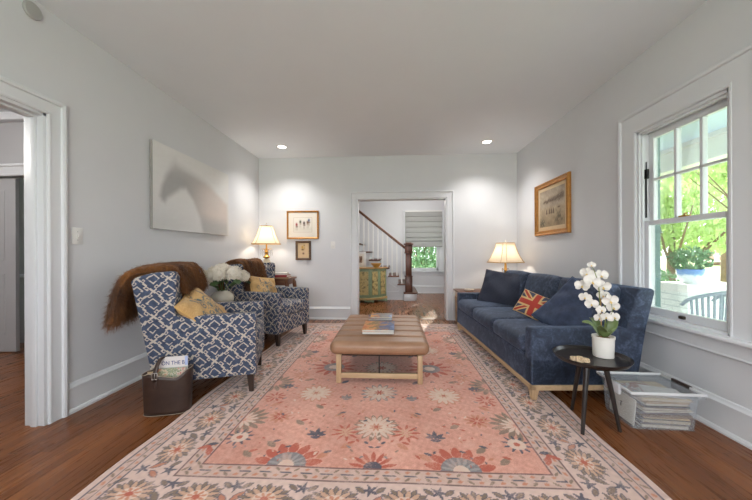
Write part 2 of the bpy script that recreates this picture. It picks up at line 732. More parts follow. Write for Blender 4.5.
# wide opening in the back wall
struct(casing('door_2', 'y', OX0, OX1, OZ, 0.118, side=-1, at=BK))
struct(casing('trim_2', 'y', OX0, OX1, OZ, 0.118, side=1, at=BK + .14))
boxes('trim_3', [((OX0 - .002, BK - .012, 0), (OX0 + .018, BK + .152, OZ)), ((OX1 - .018, BK - .012, 0), (OX1 + .002, BK + .152, OZ)), ((OX0, BK - .012, OZ - .018), (OX1, BK + .152, OZ + .002))], M_trim, 0.002)
boxes('trim_4', [((OX0 + .018, BK - .01, 0), (OX1 - .018, BK + .15, 0.008))], wood('threshold_oak', c(120, 74, 42), c(84, 48, 27), 0.35, 0))

# ------------------------------------------------------------------ window on the right wall
def double_hung():
    xi = R + .03
    fr = B()
    for lo, hi in [((R, WY0, WZ0), (R + .125, WY0 + .022, WZ1)), ((R, WY1 - .022, WZ0), (R + .125, WY1, WZ1)), ((R, WY0, WZ1 - .022), (R + .125, WY1, WZ1)), ((R, WY0, WZ0), (R + .135, WY1, WZ0 + .02)),
                   ((R + .018, WY0 + .02, WZ0), (R + .034, WY0 + .034, WZ1)), ((R + .018, WY1 - .034, WZ0), (R + .034, WY1 - .02, WZ1)), ((R + .018, WY0, WZ1 - .036), (R + .034, WY1, WZ1 - .02))]:
        box(fr, lo, hi, 0.0015, 1)
    w = struct(obj('window_1', fr, M_trim))
    cs = casing('window_casing', 'x', WY0, WY1, WZ1, 0.175, WZ0, -1, R, w)
    st = B()
    box(st, (R - .065, WY0 - .215, WZ0 - .022), (R + .05, WY1 + .215, WZ0 + .006), 0.008, 3)
    obj('window_sill', st, M_trim, w, 40)
    ap = B()
    prism(ap, [(R, WZ0 - .125), (R - .018, WZ0 - .125), (R - .024, WZ0 - .118), (R - .016, WZ0 - .108), (R - .016, WZ0 - .022), (R, WZ0 - .022)], 1, WY0 - .18, WY1 + .18)
    obj('window_apron', ap, M_trim, w)
    y0, y1 = WY0 + .022, WY1 - .022
    zm = 1.355
    def sash(x0, x1, za, zb, bot, top, name):
        bm = B()
        s = .046
        for lo, hi in [((x0, y0, za), (x1, y0 + s, zb)), ((x0, y1 - s, za), (x1, y1, zb)), ((x0, y0 + s, za), (x1, y1 - s, za + bot)), ((x0, y0 + s, zb - top), (x1, y1 - s, zb))]:
            box(bm, lo, hi, 0.003, 1)
        o = obj(name, bm, M_trim, w)
        g = B()
        box(g, ((x0 + x1) / 2 - .002, y0 + s - .004, za + bot - .004), ((x0 + x1) / 2 + .002, y1 - s + .004, zb - top + .004))
        obj('pane', g, M_glass, o)
        return o, y0 + s, y1 - s, za + bot, zb - top
    up, a, b, z0, z1 = sash(R + .078, R + .112, zm - .018, WZ1 - .022, .036, .05, 'upper_sash')
    mu = B()
    for k in (1, 2):
        y = a + (b - a) * k / 3
        box(mu, (R + .076, y - .011, z0), (R + .114, y + .011, z1), 0.003, 1)
    zz = z0 + (z1 - z0) * 0.50
    box(mu, (R + .076, a, zz - .009), (R + .114, b, zz + .009), 0.003, 1)
    obj('muntins', mu, M_trim, up)
    lo_, a, b, z0, z1 = sash(R + .038, R + .072, WZ0 + .02, zm + .018, .058, .036, 'lower_sash')
    lk = B()
    box(lk, (R + .03, 2.27, zm + .016), (R + .066, 2.335, zm + .026), 0.003)
    tube(lk, [(R + .045, 2.30, zm + .026), (R + .03, 2.285, zm + .036), (R + .018, 2.255, zm + .036)], .006)
    obj('sash_lock', lk, M_brass, lo_, 40)
    lf = B()
    box(lf, (R + .02, 2.285, WZ0 + .035), (R + .042, 2.325, WZ0 + .057), 0.004)
    obj('sash_lift', lf, simple('bronze', c(70, 60, 52), .45, Metallic=.6), lo_, 40)
    ch = B()
    box(ch, (R + .04, WY1 - .05, 1.72), (R + .062, WY1 - .021, 1.80), 0.005)
    tube(ch, [(R + .05, WY1 - .03, 1.75), (R + .05, WY1 - .03, 1.40)], .006)
    tube(ch, [(R + .05, WY1 - .033, 1.80), (R + .05, WY1 - .033, 1.86)], .004)
    obj('sash_chain', ch, M_blackmetal, w, 40)
    return w


double_hung()

# ------------------------------------------------------------------ hall behind the opening
HY, HX1 = 8.45, 1.50
HZ0, HZ1, HA, HB = 0.62, 2.16, 0.42, 1.30
boxes('wall_hall_back', [((-6.2, HY, 0), (HA, HY + .14, CE)), ((HB, HY, 0), (HX1 + .05, HY + .14, CE)), ((HA, HY, 0), (HB, HY + .14, HZ0)), ((HA, HY, HZ1), (HB, HY + .14, CE))], M_wall)
boxes('wall_hall_right', [((HX1, BK + .14, 0), (HX1 + .05, 7.42, CE)), ((HX1, 8.34, 0), (HX1 + .05, HY, CE)), ((HX1, 7.42, 0), (HX1 + .05, 8.34, .9)), ((HX1, 7.42, 2.0), (HX1 + .05, 8.34, CE))], M_wall)  # thin wall and wide opening shaped to let the sun onto the hall floor
boxes('wall_hall_left', [((-3.1, BK + .14, 0), (-3.0, HY, CE))], M_wall)
skirting('baseboard_hall_back', (HX1, HY), (0.30, HY), (0, -1))
skirting('baseboard_hall_right', (HX1, BK + .14), (HX1, 7.28), (-1, 0))
boxes('trim_5', [((-3.0, 7.28, 2.375), (-0.44, 7.46, CE))], M_wall, 0.004)
fr = B()
for lo, hi in [((HA, HY, HZ0), (HA + .03, HY + .14, HZ1)), ((HB - .03, HY, HZ0), (HB, HY + .14, HZ1)), ((HA, HY, HZ1 - .03), (HB, HY + .14, HZ1)),
               ((HA + .03, HY + .04, HZ0), (HA + .085, HY + .075, HZ1)), ((HB - .085, HY + .04, HZ0), (HB - .03, HY + .075, HZ1)), ((HA, HY + .04, HZ0), (HB, HY + .075, HZ0 + .075)), ((HA, HY + .04, 1.36), (HB, HY + .075, 1.41)), ((HA, HY + .04, HZ1 - .09), (HB, HY + .075, HZ1))]:
    box(fr, lo, hi, 0.002, 1)
hw = struct(obj('window_2', fr, M_trim))
casing('window_casing', 'y', HA, HB, HZ1, 0.115, HZ0, -1, HY, hw)
t_ = B(); box(t_, (HA - .15, HY - .06, HZ0 - .035), (HB + .15, HY + .04, HZ0), .006); box(t_, (HA - .11, HY - .018, HZ0 - .13), (HB + .11, HY, HZ0 - .035), .003)
obj('window_sill', t_, M_trim, hw, 40)
t_ = B(); box(t_, (HA + .08, HY + .056, HZ0 + .07), (HB - .08, HY + .06, HZ1 - .08))
obj('pane', t_, M_glass, hw)

# Roman shade
sh = thing('roman_shade', 'light grey fabric roman shade half lowered over the hall window', 'window shade', (0.86, HY - .036, 0))
prof = [(-.02, 2.235), (-.045, 2.235)]
zs = [2.235, 2.10, 1.955, 1.81, 1.665, 1.53]
for a, b in zip(zs, zs[1:]):
    prof += [(-.046, a - .012), (-.058, (a + b) / 2), (-.062, b + .014), (-.045, b)]
prof += [(-.085, 1.52), (-.09, 1.44), (-.06, 1.425), (-.082, 1.415), (-.088, 1.30), (-.075, 1.27), (-.035, 1.27), (-.035, 2.2)]
t_ = B(); prism(t_, [(p[0] + .02, p[1]) for p in prof], 0, -.50, .50)
m_ = Mat('linen_shade', c(186, 186, 184), .9); m_.base(m_.ramp(m_.noise(60, 3, .6, m_.coord('Object', (1, 1, 14))), [(.3, c(150, 150, 149)), (.7, c(174, 174, 172))]))
obj('shade_fabric', t_, m_.m, sh)
t_ = B(); box(t_, (-.505, -.03, 2.235), (.505, .0, 2.27), .003); obj('headrail', t_, M_white, sh)

# front door on the hall's right wall
t_ = B()
for lo, hi in (((7.38, .01), (7.44, 2.05)), ((8.16, .01), (8.22, 2.05)), ((7.44, .01), (8.16, .92)), ((7.44, 1.94), (8.16, 2.05))):
    box(t_, (HX1 - .02, lo[0], lo[1]), (HX1, hi[0], hi[1]), .002)
box(t_, (HX1 - .03, 7.52, .2), (HX1 - .015, 8.06, .85), .006)
dr = struct(obj('door_3', t_, M_trim))
t_ = B(); box(t_, (HX1 - .012, 7.435, .91), (HX1 - .008, 8.165, 1.95)); obj('pane', t_, M_glass, dr)  # unseen glazing added so a patch of sun falls on the hall floor
casing('door_casing', 'x', 7.36, 8.24, 2.06, .1, 0, -1, HX1, dr)
t_ = B()
for z_ in (.95, 1.16):
    lathe(t_, [(.026, 0), (.026, .008), (.014, .012), (.012, .04)], 14)
    t_.verts.ensure_lookup_table()
    vs = t_.verts[-14 * 4:]
    bmesh.ops.transform(t_, matrix=Matrix.Translation((HX1 - .02, 8.11, z_)) @ Matrix.Rotation(-PI / 2, 4, 'Y'), verts=vs)
box(t_, (HX1 - .075, 7.99, .935), (HX1 - .055, 8.125, .962), .005)
obj('door_handle', t_, M_blackmetal, dr, 40)

# stairs rising to the left along the hall's back wall
SY0, SY1 = 7.22, 8.42
st = thing('staircase', 'white staircase with oak treads and handrail seen through the opening', 'staircase', (0, 0, 0))
RI, RU = .192, .225
nose = lambda k: .16 - RU * (k - 3)
t_ = B()
prism(t_, [(nose(2) - .03, 0), (nose(2) - .03, 2 * RI - .03)] + sum([[(nose(k + 1) - .03, k * RI - .03), (nose(k + 1) - .03, (k + 1) * RI - .03)] for k in range(2, 11)], []) + [(nose(11) - .6, 11 * RI - .03), (nose(11) - .6, 0)], 1, SY0 + .03, SY1)
obj('carriage', t_, M_wall, st)
t_ = B()
for k in range(2, 11):
    a = nose(k)
    prism(t_, [(a - RU - .03, k * RI - .19), (a - .02, k * RI - .19 + .0), (a - .02, k * RI - .03), (a - RU - .03, k * RI - .03)], 1, SY0 + .012, SY0 + .032)
obj('stringer', t_, M_trim, st)
for k in range(2, 11):
    t_ = B(); box(t_, (nose(k) - RU - .04, SY0 - .03, k * RI - .032), (nose(k), SY1, k * RI), .008, 3)
    obj('tread', t_, M_stair, st, 40)
# curtail step
def curtail(r, xr, dz0, dz1, mat, name):
    pts = [(nose(2) - .1, SY1), (nose(2) - .1, SY0 - .10)]
    cx_, cy_ = xr - r, SY0 - .12 + r
    pts = [(nose(2) - .12, SY1), (nose(2) - .12, SY0 - .14)]
    for i in range(13):
        a = -PI / 2 + PI / 2 * i / 12
        pts.append((xr - r + r * math.cos(a), SY0 - .14 + r + r * math.sin(a)))
    pts.append((xr, SY1))
    b_ = B(); prism(b_, pts, 2, dz0, dz1, .005)
    return obj(name, b_, mat, st, 40)
curtail(.15, .57, 0, RI - .035, M_trim, 'bottom_riser')
curtail(.17, .60, RI - .035, RI, M_stair, 'tread')
# newel
t_ = B()
nx, ny = .385, SY0 + .02
box(t_, (nx - .085, ny - .085, RI), (nx + .085, ny + .085, .56), .006)
box(t_, (nx - .07, ny - .07, .56), (nx + .07, ny + .07, 1.14), .006)
box(t_, (nx - .09, ny - .09, .55), (nx + .09, ny + .09, .575), .006)
box(t_, (nx - .085, ny - .085, 1.12), (nx + .085, ny + .085, 1.30), .006)
box(t_, (nx - .098, ny - .098, 1.10), (nx + .098, ny + .098, 1.125), .005)
box(t_, (nx - .11, ny - .11, 1.30), (nx + .11, ny + .11, 1.335), .010)
box(t_, (nx - .07, ny - .07, 1.335), (nx + .07, ny + .07, 1.36), .010)
obj('newel_post', t_, M_newel, st, 40)
hr = lambda x: 1.235 + (nx - .09 - x) * (RI / RU) * .95
t_ = B()
x0, x1 = -1.5, nx - .08
prism(t_, [(x0, hr(x0) - .035), (x1, hr(x1) - .035), (x1, hr(x1) + .035), (x0, hr(x0) + .035)], 1, ny - .033, ny + .033, .012, 3)
obj('handrail', t_, M_stair, st, 40)
for k in range(2, 9):
    for j in (0, 1):
        x = nose(k) - .05 - j * RU / 2
        if x > nx - .1:
            continue
        t_ = B(); bar(t_, (x, ny, k * RI), (x, ny, hr(x) - .03), .030)
        obj('baluster', t_, M_white, st)
t_ = B()
a = nose(2) - .16
for k, (w_, z_) in enumerate([(0, 0)]):
    tube(t_, [(nose(4) - .02, SY0 + .008, .40), (nose(3) - .02, SY0 + .008, .26), (nose(3) - .02, SY0 + .008, .20), (nose(5), SY0 + .008, .20)], .008, 6)
obj('panel_moulding', t_, M_trim, st)

# next room beyond the left doorway
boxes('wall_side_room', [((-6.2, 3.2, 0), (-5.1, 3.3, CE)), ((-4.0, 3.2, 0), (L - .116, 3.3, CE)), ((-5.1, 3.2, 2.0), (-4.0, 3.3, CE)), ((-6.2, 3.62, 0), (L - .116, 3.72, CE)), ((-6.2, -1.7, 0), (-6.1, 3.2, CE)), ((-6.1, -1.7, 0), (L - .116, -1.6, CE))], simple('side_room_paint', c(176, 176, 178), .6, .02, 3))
struct(casing('trim_6', 'y', -5.1, -4.0, 2.0, .13, side=-1, at=3.2))
boxes('trim_7', [((-6.1, 3.12, 2.60), (L - .116, 3.2, 2.66)), ((-6.1, 3.15, 2.66), (L - .116, 3.2, 2.70)), ((-5.1, 3.585, .83), (-4.0, 3.62, .87))], M_trim, .004)
t_ = B(); box(t_, (0, -.02, .01), (.80, .02, 1.985), .003)
for za, zb in ((.2, .9), (1.05, 1.85)):
    box(t_, (.12, -.026, za), (.68, .026, zb), .006)
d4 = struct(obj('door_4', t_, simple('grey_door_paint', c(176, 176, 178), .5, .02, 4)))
d4.location = (-5.085, 3.23, 0)
d4.rotation_euler = (0, 0, math.radians(3))

# ------------------------------------------------------------------ rug
RW, RH = 2.704, 3.66
RCX, RCY = -.107, 2.94


def make_rug():
    nx, ny = 540, 732
    me = flat_grid(RW, RH, nx, ny)
    P = vxy(me)
    x, y = P[:, 0].astype(float), P[:, 1].astype(float)
    rng = np.random.default_rng(4)
    def smooth_noise(sc, seed):
        r = np.random.default_rng(seed)
        out = np.zeros(len(x))
        for _ in range(14):
            a = r.uniform(0, 2 * PI); k = sc * r.uniform(.6, 1.6)
            out += np.sin((x * math.cos(a) + y * math.sin(a)) * k + r.uniform(0, 6.28))
        return out / 3.7
    e = np.minimum(RW / 2 - np.abs(x), RH / 2 - np.abs(y))
    SAL, PALE, PALE2 = (206, 148, 130), (206, 180, 170), (196, 166, 154)
    RED, ORG, NAVY, OLIVE, CREAM, GREY, PEACH = (176, 76, 52), (190, 122, 92), (66, 64, 80), (126, 106, 88), (216, 194, 178), (116, 116, 120), (202, 162, 134)
    col = np.tile(np.array(SAL, float), (len(x), 1))
    n1 = smooth_noise(9, 1)
    n2 = smooth_noise(120, 2)
    col += (n1 * 6 + n2 * 6 + rng.normal(0, 5, len(x)))[:, None] * np.array([1, 1.05, 1.05])
    bord = e < .455
    col[bord] = np.array(PALE, float) + (n1 * 4 + n2 * 5)[bord][:, None]
    strip = ((e > .036) & (e < .118)) | ((e > .36) & (e < .455))
    col[strip] = np.array(PALE2, float) + (n1 * 3 + n2 * 5)[strip][:, None]
    X2, Y2 = x.reshape(ny + 1, nx + 1), y.reshape(ny + 1, nx + 1)
    C2 = col.reshape(ny + 1, nx + 1, 3)
    dx, dy = RW / nx, RH / ny

    def win(cx, cy, r):
        i0, i1 = int(max(0, (cx - r + RW / 2) / dx)), int(min(nx, (cx + r + RW / 2) / dx) + 2)
        j0, j1 = int(max(0, (cy - r + RH / 2) / dy)), int(min(ny, (cy + r + RH / 2) / dy) + 2)
        return slice(j0, max(j0, j1)), slice(i0, max(i0, i1))

    def put(s, mask, colr, k=1.0):
        if mask.size == 0:
            return
        t = C2[s]
        m = mask[..., None] * k
        C2[s] = t * (1 - m) + np.array(colr, float) * m

    def petals(cx, cy, r0, r1, n, colr, wid=.8, ph=0., sx=1., sy=1., out=None, clip=None, pw=.6):
        s = win(cx, cy, r1 * max(sx, sy) * 1.1)
        X_, Y_ = (X2[s] - cx) / sx, (Y2[s] - cy) / sy
        rr, aa = np.hypot(X_, Y_), np.arctan2(Y_, X_) + ph
        k = (aa / (2 * PI / n)) % 1 - .5
        t = np.clip((rr - r0) / (r1 - r0), 0, 1)
        half = wid * .5 * np.sin(np.clip(t, 0, 1) ** pw * PI) ** .7
        m = (np.abs(k) < half) & (rr > r0) & (rr < r1)
        if clip is not None:
            m &= clip(X_, Y_)
        if out is not None:
            mo = (np.abs(k) < half + .0045 / np.maximum(rr * 2 * PI / n, .01)) & (rr > r0 - .004) & (rr < r1 + .006)
            if clip is not None:
                mo &= clip(X_, Y_)
            put(s, mo.astype(float), out, .75)
        put(s, m.astype(float), colr, .92)

    def disc(cx, cy, r, colr, sx=1., sy=1., clip=None, k=.92):
        s = win(cx, cy, r * max(sx, sy) * 1.1)
        X_, Y_ = (X2[s] - cx) / sx, (Y2[s] - cy) / sy
        m = np.hypot(X_, Y_) < r
        if clip is not None:
            m &= clip(X_, Y_)
        put(s, m.astype(float), colr, k)

    def leaf(cx, cy, ln, w, ang, colr, out=None):
        s = win(cx, cy, ln)
        X_, Y_ = X2[s] - cx, Y2[s] - cy
        a, b = X_ * math.cos(ang) + Y_ * math.sin(ang), -X_ * math.sin(ang) + Y_ * math.cos(ang)
        q = 1 - (2 * a / ln) ** 2
        if out is not None:
            put(s, (np.abs(b) < (w / 2 + .005) * np.clip(1 - (2 * a / (ln + .012)) ** 2, 0, 1)).astype(float), out, .75)
        put(s, (np.abs(b) < w / 2 * np.clip(q, 0, 1)).astype(float), colr, .9)

    def star(cx, cy, r, colr, n=5, ph=.3):
        s = win(cx, cy, r * 1.1)
        X_, Y_ = X2[s] - cx, Y2[s] - cy
        rr, aa = np.hypot(X_, Y_), np.arctan2(Y_, X_) + ph
        k = np.abs((aa / (2 * PI / n)) % 1 - .5) * 2
        put(s, (rr < r * (.34 + .66 * k ** 1.8)).astype(float), colr, .88)

    # running guard strips round the four sides
    def around(inset):
        hx, hy = RW / 2 - inset, RH / 2 - inset
        per = [((-hx, -hy), (hx, -hy)), ((hx, -hy), (hx, hy)), ((hx, hy), (-hx, hy)), ((-hx, hy), (-hx, -hy))]
        return per
    for inset, stp, big in ((.058, .052, .03), (.099, .052, .026), (.386, .050, .031), (.432, .050, .028)):
        for (a, b) in around(inset):
            d = math.hypot(b[0] - a[0], b[1] - a[1])
            n = int(d / stp)
            an = math.atan2(b[1] - a[1], b[0] - a[0])
            for i in range(n):
                t = (i + .5) / n
                px, py = a[0] + (b[0] - a[0]) * t, a[1] + (b[1] - a[1]) * t
                if i % 2 == 0:
                    leaf(px, py, big * 1.35, big * .5, an + (.75 if i % 4 else -.75), OLIVE)
                else:
                    leaf(px, py, big * .95, big * .6, an + .3, ORG)
    # medallions of the main border
    def medallion(cx, cy, q, flip):
        sx, sy = (1.08, .8) if q else (.8, 1.08)
        petals(cx, cy, .05, .113, 13, OLIVE, .55, .1, sx, sy, NAVY)
        petals(cx, cy, .03, .098, 13, PEACH, .80, .34, sx, sy, NAVY)
        disc(cx, cy, .05, CREAM, sx, sy)
        petals(cx, cy, .012, .05, 8, ORG, .7, 0, sx, sy)
        disc(cx, cy, .017, RED, sx, sy)
    for (a, b) in around(.238):
        d = math.hypot(b[0] - a[0], b[1] - a[1])
        n = round(d / .335)
        ux, uy = (b[0] - a[0]) / d, (b[1] - a[1]) / d
        for i in range(n):
            t = d * i / n
            px, py = a[0] + ux * t, a[1] + uy * t
            medallion(px, py, abs(ux) > .5, i % 2)
            mx_, my_ = px + ux * d / n / 2, py + uy * d / n / 2
            for sg in (-1, 1):
                qx, qy = mx_ - uy * sg * .072, my_ + ux * sg * .072
                star(qx, qy, .042, NAVY, 5, i * .7 + sg)
                leaf(mx_ + ux * .03 * sg - uy * sg * .01, my_ + uy * .03 * sg + ux * sg * .01, .075, .026, math.atan2(uy, ux) + .9 * sg, ORG if i % 2 else OLIVE, NAVY)
                leaf(px + ux * sg * .112 - uy * .075, py + uy * sg * .112 + ux * .075, .05, .02, math.atan2(uy, ux) - .6 * sg, OLIVE, NAVY)
    # ruled lines
    ef = e.reshape(ny + 1, nx + 1)
    sall = (slice(0, ny + 1), slice(0, nx + 1))
    dash = (np.sin((X2 + Y2) * 60) > -.3)
    for q, w, cc, ds in ((.037, .008, NAVY, 0), (.080, .007, NAVY, 0), (.119, .009, NAVY, 0), (.361, .010, (96, 70, 70), 0), (.409, .008, NAVY, 1), (.454, .009, (96, 62, 62), 0)):
        m = (np.abs(ef - q) < w / 2)
        if ds:
            m &= dash
        put(sall, m.astype(float), cc, .85)
    # field: mirrored flowers
    FX, FY = RW / 2 - .46, RH / 2 - .46
    def both(fn):
        for sx_ in (-1, 1):
            for sy_ in (-1, 1):
                fn(sx_, sy_)
    inside = lambda X_, Y_: (X_ * 0 == 0)
    def daisy(cx, cy, r, c1=CREAM, c2=OLIVE, c3=ORG, n=16):
        petals(cx, cy, r * .35, r, n, c2, .86)
        petals(cx, cy, r * .2, r * .86, n, c1, .95)
        disc(cx, cy, r * .42, c1)
        petals(cx, cy, r * .06, r * .3, 8, c3, .7)
        disc(cx, cy, r * .1, RED)
    def sprig(cx, cy, s, colr, fl):
        for k, a in enumerate((1.57, .7, 2.4, .1, 3.0)):
            leaf(cx + s * .4 * math.cos(a) * fl, cy + s * .4 * math.sin(a), s * (1 - .1 * k), s * .3, math.atan2(math.sin(a), math.cos(a) * fl), colr)
        leaf(cx, cy - s * .25, s * .8, s * .4, 0, colr)
    def half(cx, cy, r, sy_, vert=False):
        cl = (lambda X_, Y_: Y_ * sy_ < 0.004) if not vert else (lambda X_, Y_: X_ * sy_ < .004)
        petals(cx, cy, r * .5, r, 14, RED, .92, 0, 1, 1, None, cl)
        disc(cx, cy, r * .55, GREY, 1, 1, cl)
        petals(cx, cy, r * .2, r * .55, 14, (150, 148, 148), .6, 0, 1, 1, None, cl)
        disc(cx, cy, r * .22, CREAM, 1, 1, cl)
    def q(sx_, sy_):
        half(sx_ * .455, sy_ * FY, .19, sy_)
        petals(sx_ * FX, sy_ * .95, .05, .17, 16, OLIVE, .9, 0, 1, 1, None, lambda X_, Y_: X_ * sx_ < .004)
        petals(sx_ * FX, sy_ * .95, .02, .10, 12, CREAM, .8, 0, 1, 1, None, lambda X_, Y_: X_ * sx_ < .004)
        sprig(sx_ * .36, sy_ * 1.10, .085, NAVY, sx_)
        petals(sx_ * .66, sy_ * .90, .02, .085, 11, ORG, .75, .2)
        petals(sx_ * .66, sy_ * .90, .01, .05, 7, RED, .7)
        petals(sx_ * .82, sy_ * 1.14, .035, .085, 10, NAVY, .5)
        disc(sx_ * .82, sy_ * 1.14, .05, CREAM); disc(sx_ * .82, sy_ * 1.14, .018, RED)
        leaf(sx_ * .93, sy_ * 1.27, .10, .035, 1.1 * sx_, RED); leaf(sx_ * .97, sy_ * 1.24, .09, .03, -.5 * sx_, RED); leaf(sx_ * .94, sy_ * 1.21, .06, .03, .2, NAVY)
        for k, (ax, ay) in enumerate(((.26, .86), (.5, .97), (.16, 1.19), (.6, 1.2), (.75, .74), (.42, .76), (.28, 1.28), (.7, 1.29))):
            leaf(sx_ * ax, sy_ * ay, .085, .04, .7 * sx_ * (1 if k % 2 else -1), OLIVE if k % 2 else ORG)
            leaf(sx_ * ax + .02, sy_ * ay + .03, .05, .02, -.4 * sx_, NAVY if k % 3 == 0 else RED)
        petals(sx_ * .185, sy_ * 1.06, .01, .095, 9, RED, .5, .3); petals(sx_ * .185, sy_ * 1.06, .005, .05, 7, PEACH, .7)
        daisy(sx_ * .50, sy_ * .55, .15, CREAM, ORG, PEACH, 14)
        petals(sx_ * .46, sy_ * 0.0, .06, .21, 12, RED, .75); disc(sx_ * .46, 0, .10, GREY); disc(sx_ * .46, 0, .05, CREAM)
        petals(sx_ * FX, sy_ * .38, .05, .16, 14, OLIVE, .9, 0, 1, 1, None, lambda X_, Y_: X_ * sx_ < .004)
        petals(sx_ * .80, sy_ * .62, .02, .08, 9, RED, .6); sprig(sx_ * .76, sy_ * .44, .07, NAVY, sx_)
        petals(sx_ * .72, sy_ * .2, .02, .09, 10, ORG, .7); leaf(sx_ * .62, sy_ * .3, .09, .04, .4, OLIVE); leaf(sx_ * .3, sy_ * .33, .09, .04, .9, NAVY)
        sprig(sx_ * .25, sy_ * .62, .07, GREY, sx_)
    both(q)
    for sy_ in (-1, 1):
        daisy(0, sy_ * 1.0, .15)
        daisy(0, sy_ * .52, .15, CREAM, GREY, RED, 14)
        petals(0, sy_ * FY, .04, .13, 14, RED, .7, 0, 1, 1, None, lambda X_, Y_: Y_ * sy_ < .004)
        disc(0, sy_ * FY, .05, NAVY, 1, 1, lambda X_, Y_: Y_ * sy_ < .004)
        for sx_ in (-1, 1):
            leaf(sx_ * .05, sy_ * 1.16, .04, .018, .8 * sx_, NAVY)
            leaf(sx_ * .02, sy_ * 1.20, .04, .018, .3 * sx_, NAVY)
    daisy(0, 0, .17, CREAM, OLIVE, RED, 18)
    for _ in range(300):
        cx_, cy_ = rng.uniform(.02, FX - .03), rng.uniform(.02, FY - .03)
        an, ln, cc = rng.uniform(0, 3.1), rng.uniform(.015, .042), [RED, ORG, NAVY, OLIVE, CREAM, GREY, RED][rng.integers(7)]
        for sx_ in (-1, 1):
            sy_ = 1 if rng.random() < .5 else -1
            leaf(sx_ * cx_, sy_ * cy_, ln, ln * .42, an * sx_, cc)
    # faded pile
    wear = np.clip(smooth_noise(38, 7) * .5 + rng.normal(0, .35, len(x)), 0, 1) * .55
    colf = C2.reshape(-1, 3)
    basec = np.where(bord[:, None], np.array(PALE, float), np.array((212, 166, 150), float))
    colf = (colf * (1 - wear[:, None]) + basec * wear[:, None]) * np.array((1.0, .985, .975))
    setcol(me, np.clip(colf, 0, 255))
    # a little ripple along the edges, as it lies
    z = .0105 + .0035 * np.sin(y * 7.0) * sstep(.10, .0, e) + .0015 * np.sin(x * 9)
    xx = x + .006 * np.sin(y * 8.3) * sstep(.12, .0, e) * np.sign(x)
    me.vertices.foreach_set('co', np.stack([xx, y, z], 1).astype(np.float32).ravel())
    o = obj('rug', me, patt('wool_rug', .95, .25, .35, 320, .0))
    for p in me.polygons:
        pass
    md = o.modifiers.new('thick', 'SOLIDIFY'); md.thickness = .008; md.offset = -1
    o.location = (RCX, RCY, 0)
    tag(o, 'large salmon pink floral rug with a pale medallion border on the oak floor', 'rug')
    return o


make_rug()

# ------------------------------------------------------------------ armchairs
mc = Mat('navy_lattice_fabric', rough=.85)
uvs = mc.n('ShaderNodeUVMap'); sp = mc.n('ShaderNodeSeparateXYZ'); mc.link(uvs.outputs[0], sp.inputs[0])
wv = mc.n('ShaderNodeTexNoise'); wv.inputs['Scale'].default_value = 15; mc.link(uvs.outputs[0], wv.inputs['Vector'])
wob = (X(mc.nt, wv.outputs[0]) - .5) * .16
u_, v_ = X(mc.nt, sp.outputs[0]) / .205 + wob, X(mc.nt, sp.outputs[1]) / .185 - wob
a_, b_ = (u_ + v_).fract() - .5, (u_ - v_).fract() - .5
m_ = a_.abs().max(b_.abs())
# hooks at the lattice crossings
a2, b2 = (u_ + v_ + .5).fract() - .5, (u_ - v_ + .5).fract() - .5
k2 = a2.abs().max(b2.abs())
side_ = (a2 + b2)
ring = m_.gt(.16) * m_.lt(.222) * (a_ - b_ + .12).abs().gt(.045)
gapc = (a_ * b_).gt(0.028)
selx = a_.abs().gt(b_.abs())
sga, sgb = a_.op('SIGN'), b_.op('SIGN')
tt_ = selx * (b_ * sga) - (1 - selx) * (a_ * sgb)
stem_ = (tt_ - .13).abs().lt(.028) * m_.gt(.335)
barh = m_.gt(.315) * m_.lt(.362) * tt_.gt(.105) * tt_.lt(.30)
tip_ = (tt_ - .285).abs().lt(.026) * m_.gt(.315) * m_.lt(.425)
hook = stem_.max(barh).max(tip_)
hk2 = k2.lt(.085) * (a2.abs() + b2.abs()).lt(.115)
spur = m_.lt(.05) * 0.0
lat = m_.gt(.448) * (tt_.gt(-.30) * tt_.lt(-.12)).op('SUBTRACT', 1.0).abs()
light = lat.max(ring * (1 - gapc * .0)).max(hook).max(hk2).max(spur)
blue = mc.ramp(mc.noise(26, 4, .6), [(.3, c(45, 55, 77)), (.7, c(74, 86, 111))])
mc.base(mc.mix(light, blue, c(186, 176, 164)))
mc.bump(mc.noise(500, 2), .25, .001)
M_lattice = mc.m


def make_armchair(label):
    t = thing('armchair', label, 'armchair', group=None)
    W = .345
    side = [(.40, .145), (.40, .615), (.385, .632), (-.15, .632), (-.168, .66), (-.155, .93), (-.17, .965), (-.20, .975), (-.32, .965), (-.42, .935), (-.452, .905), (-.445, .88), (-.31, .145)]
    for s in (-1, 1):
        b_ = B(); prism(b_, side, 1, min(s * W, s * (W - .085)), max(s * W, s * (W - .085)), .012, 3)
        obj('arm', b_, M_lattice, t, 50, uv=True)
    b_ = B(); prism(b_, [(-.13, .30), (-.19, .90), (-.215, .94), (-.26, .955), (-.33, .95), (-.40, .92), (-.42, .88), (-.295, .145), (-.14, .145)], 1, -W + .08, W - .08, .012, 3)
    obj('backrest', b_, M_lattice, t, 50, uv=True)
    b_ = B(); box(b_, (-.15, -W + .083, .145), (.392, W - .083, .335), .012, 3)
    obj('seat_base', b_, M_lattice, t, 50, uv=True)
    b_ = rbox((.545, 2 * (W - .088), .15), .035, 8, 3, (.01, 0, .018))
    bmesh.ops.translate(b_, verts=b_.verts[:], vec=(.135, 0, .408))
    obj('seat_cushion', b_, M_lattice, t, 60, uv=True)
    for fx in (.352, -.27):
        for s in (-1, 1):
            b_ = B(); bar(b_, (fx + (.008 if fx > 0 else -.03), s * (W - .052), 0 if fx > 0 else -.0135), (fx, s * (W - .052), .15), .034, .052)
            obj('leg', b_, M_dark, t)
    return t


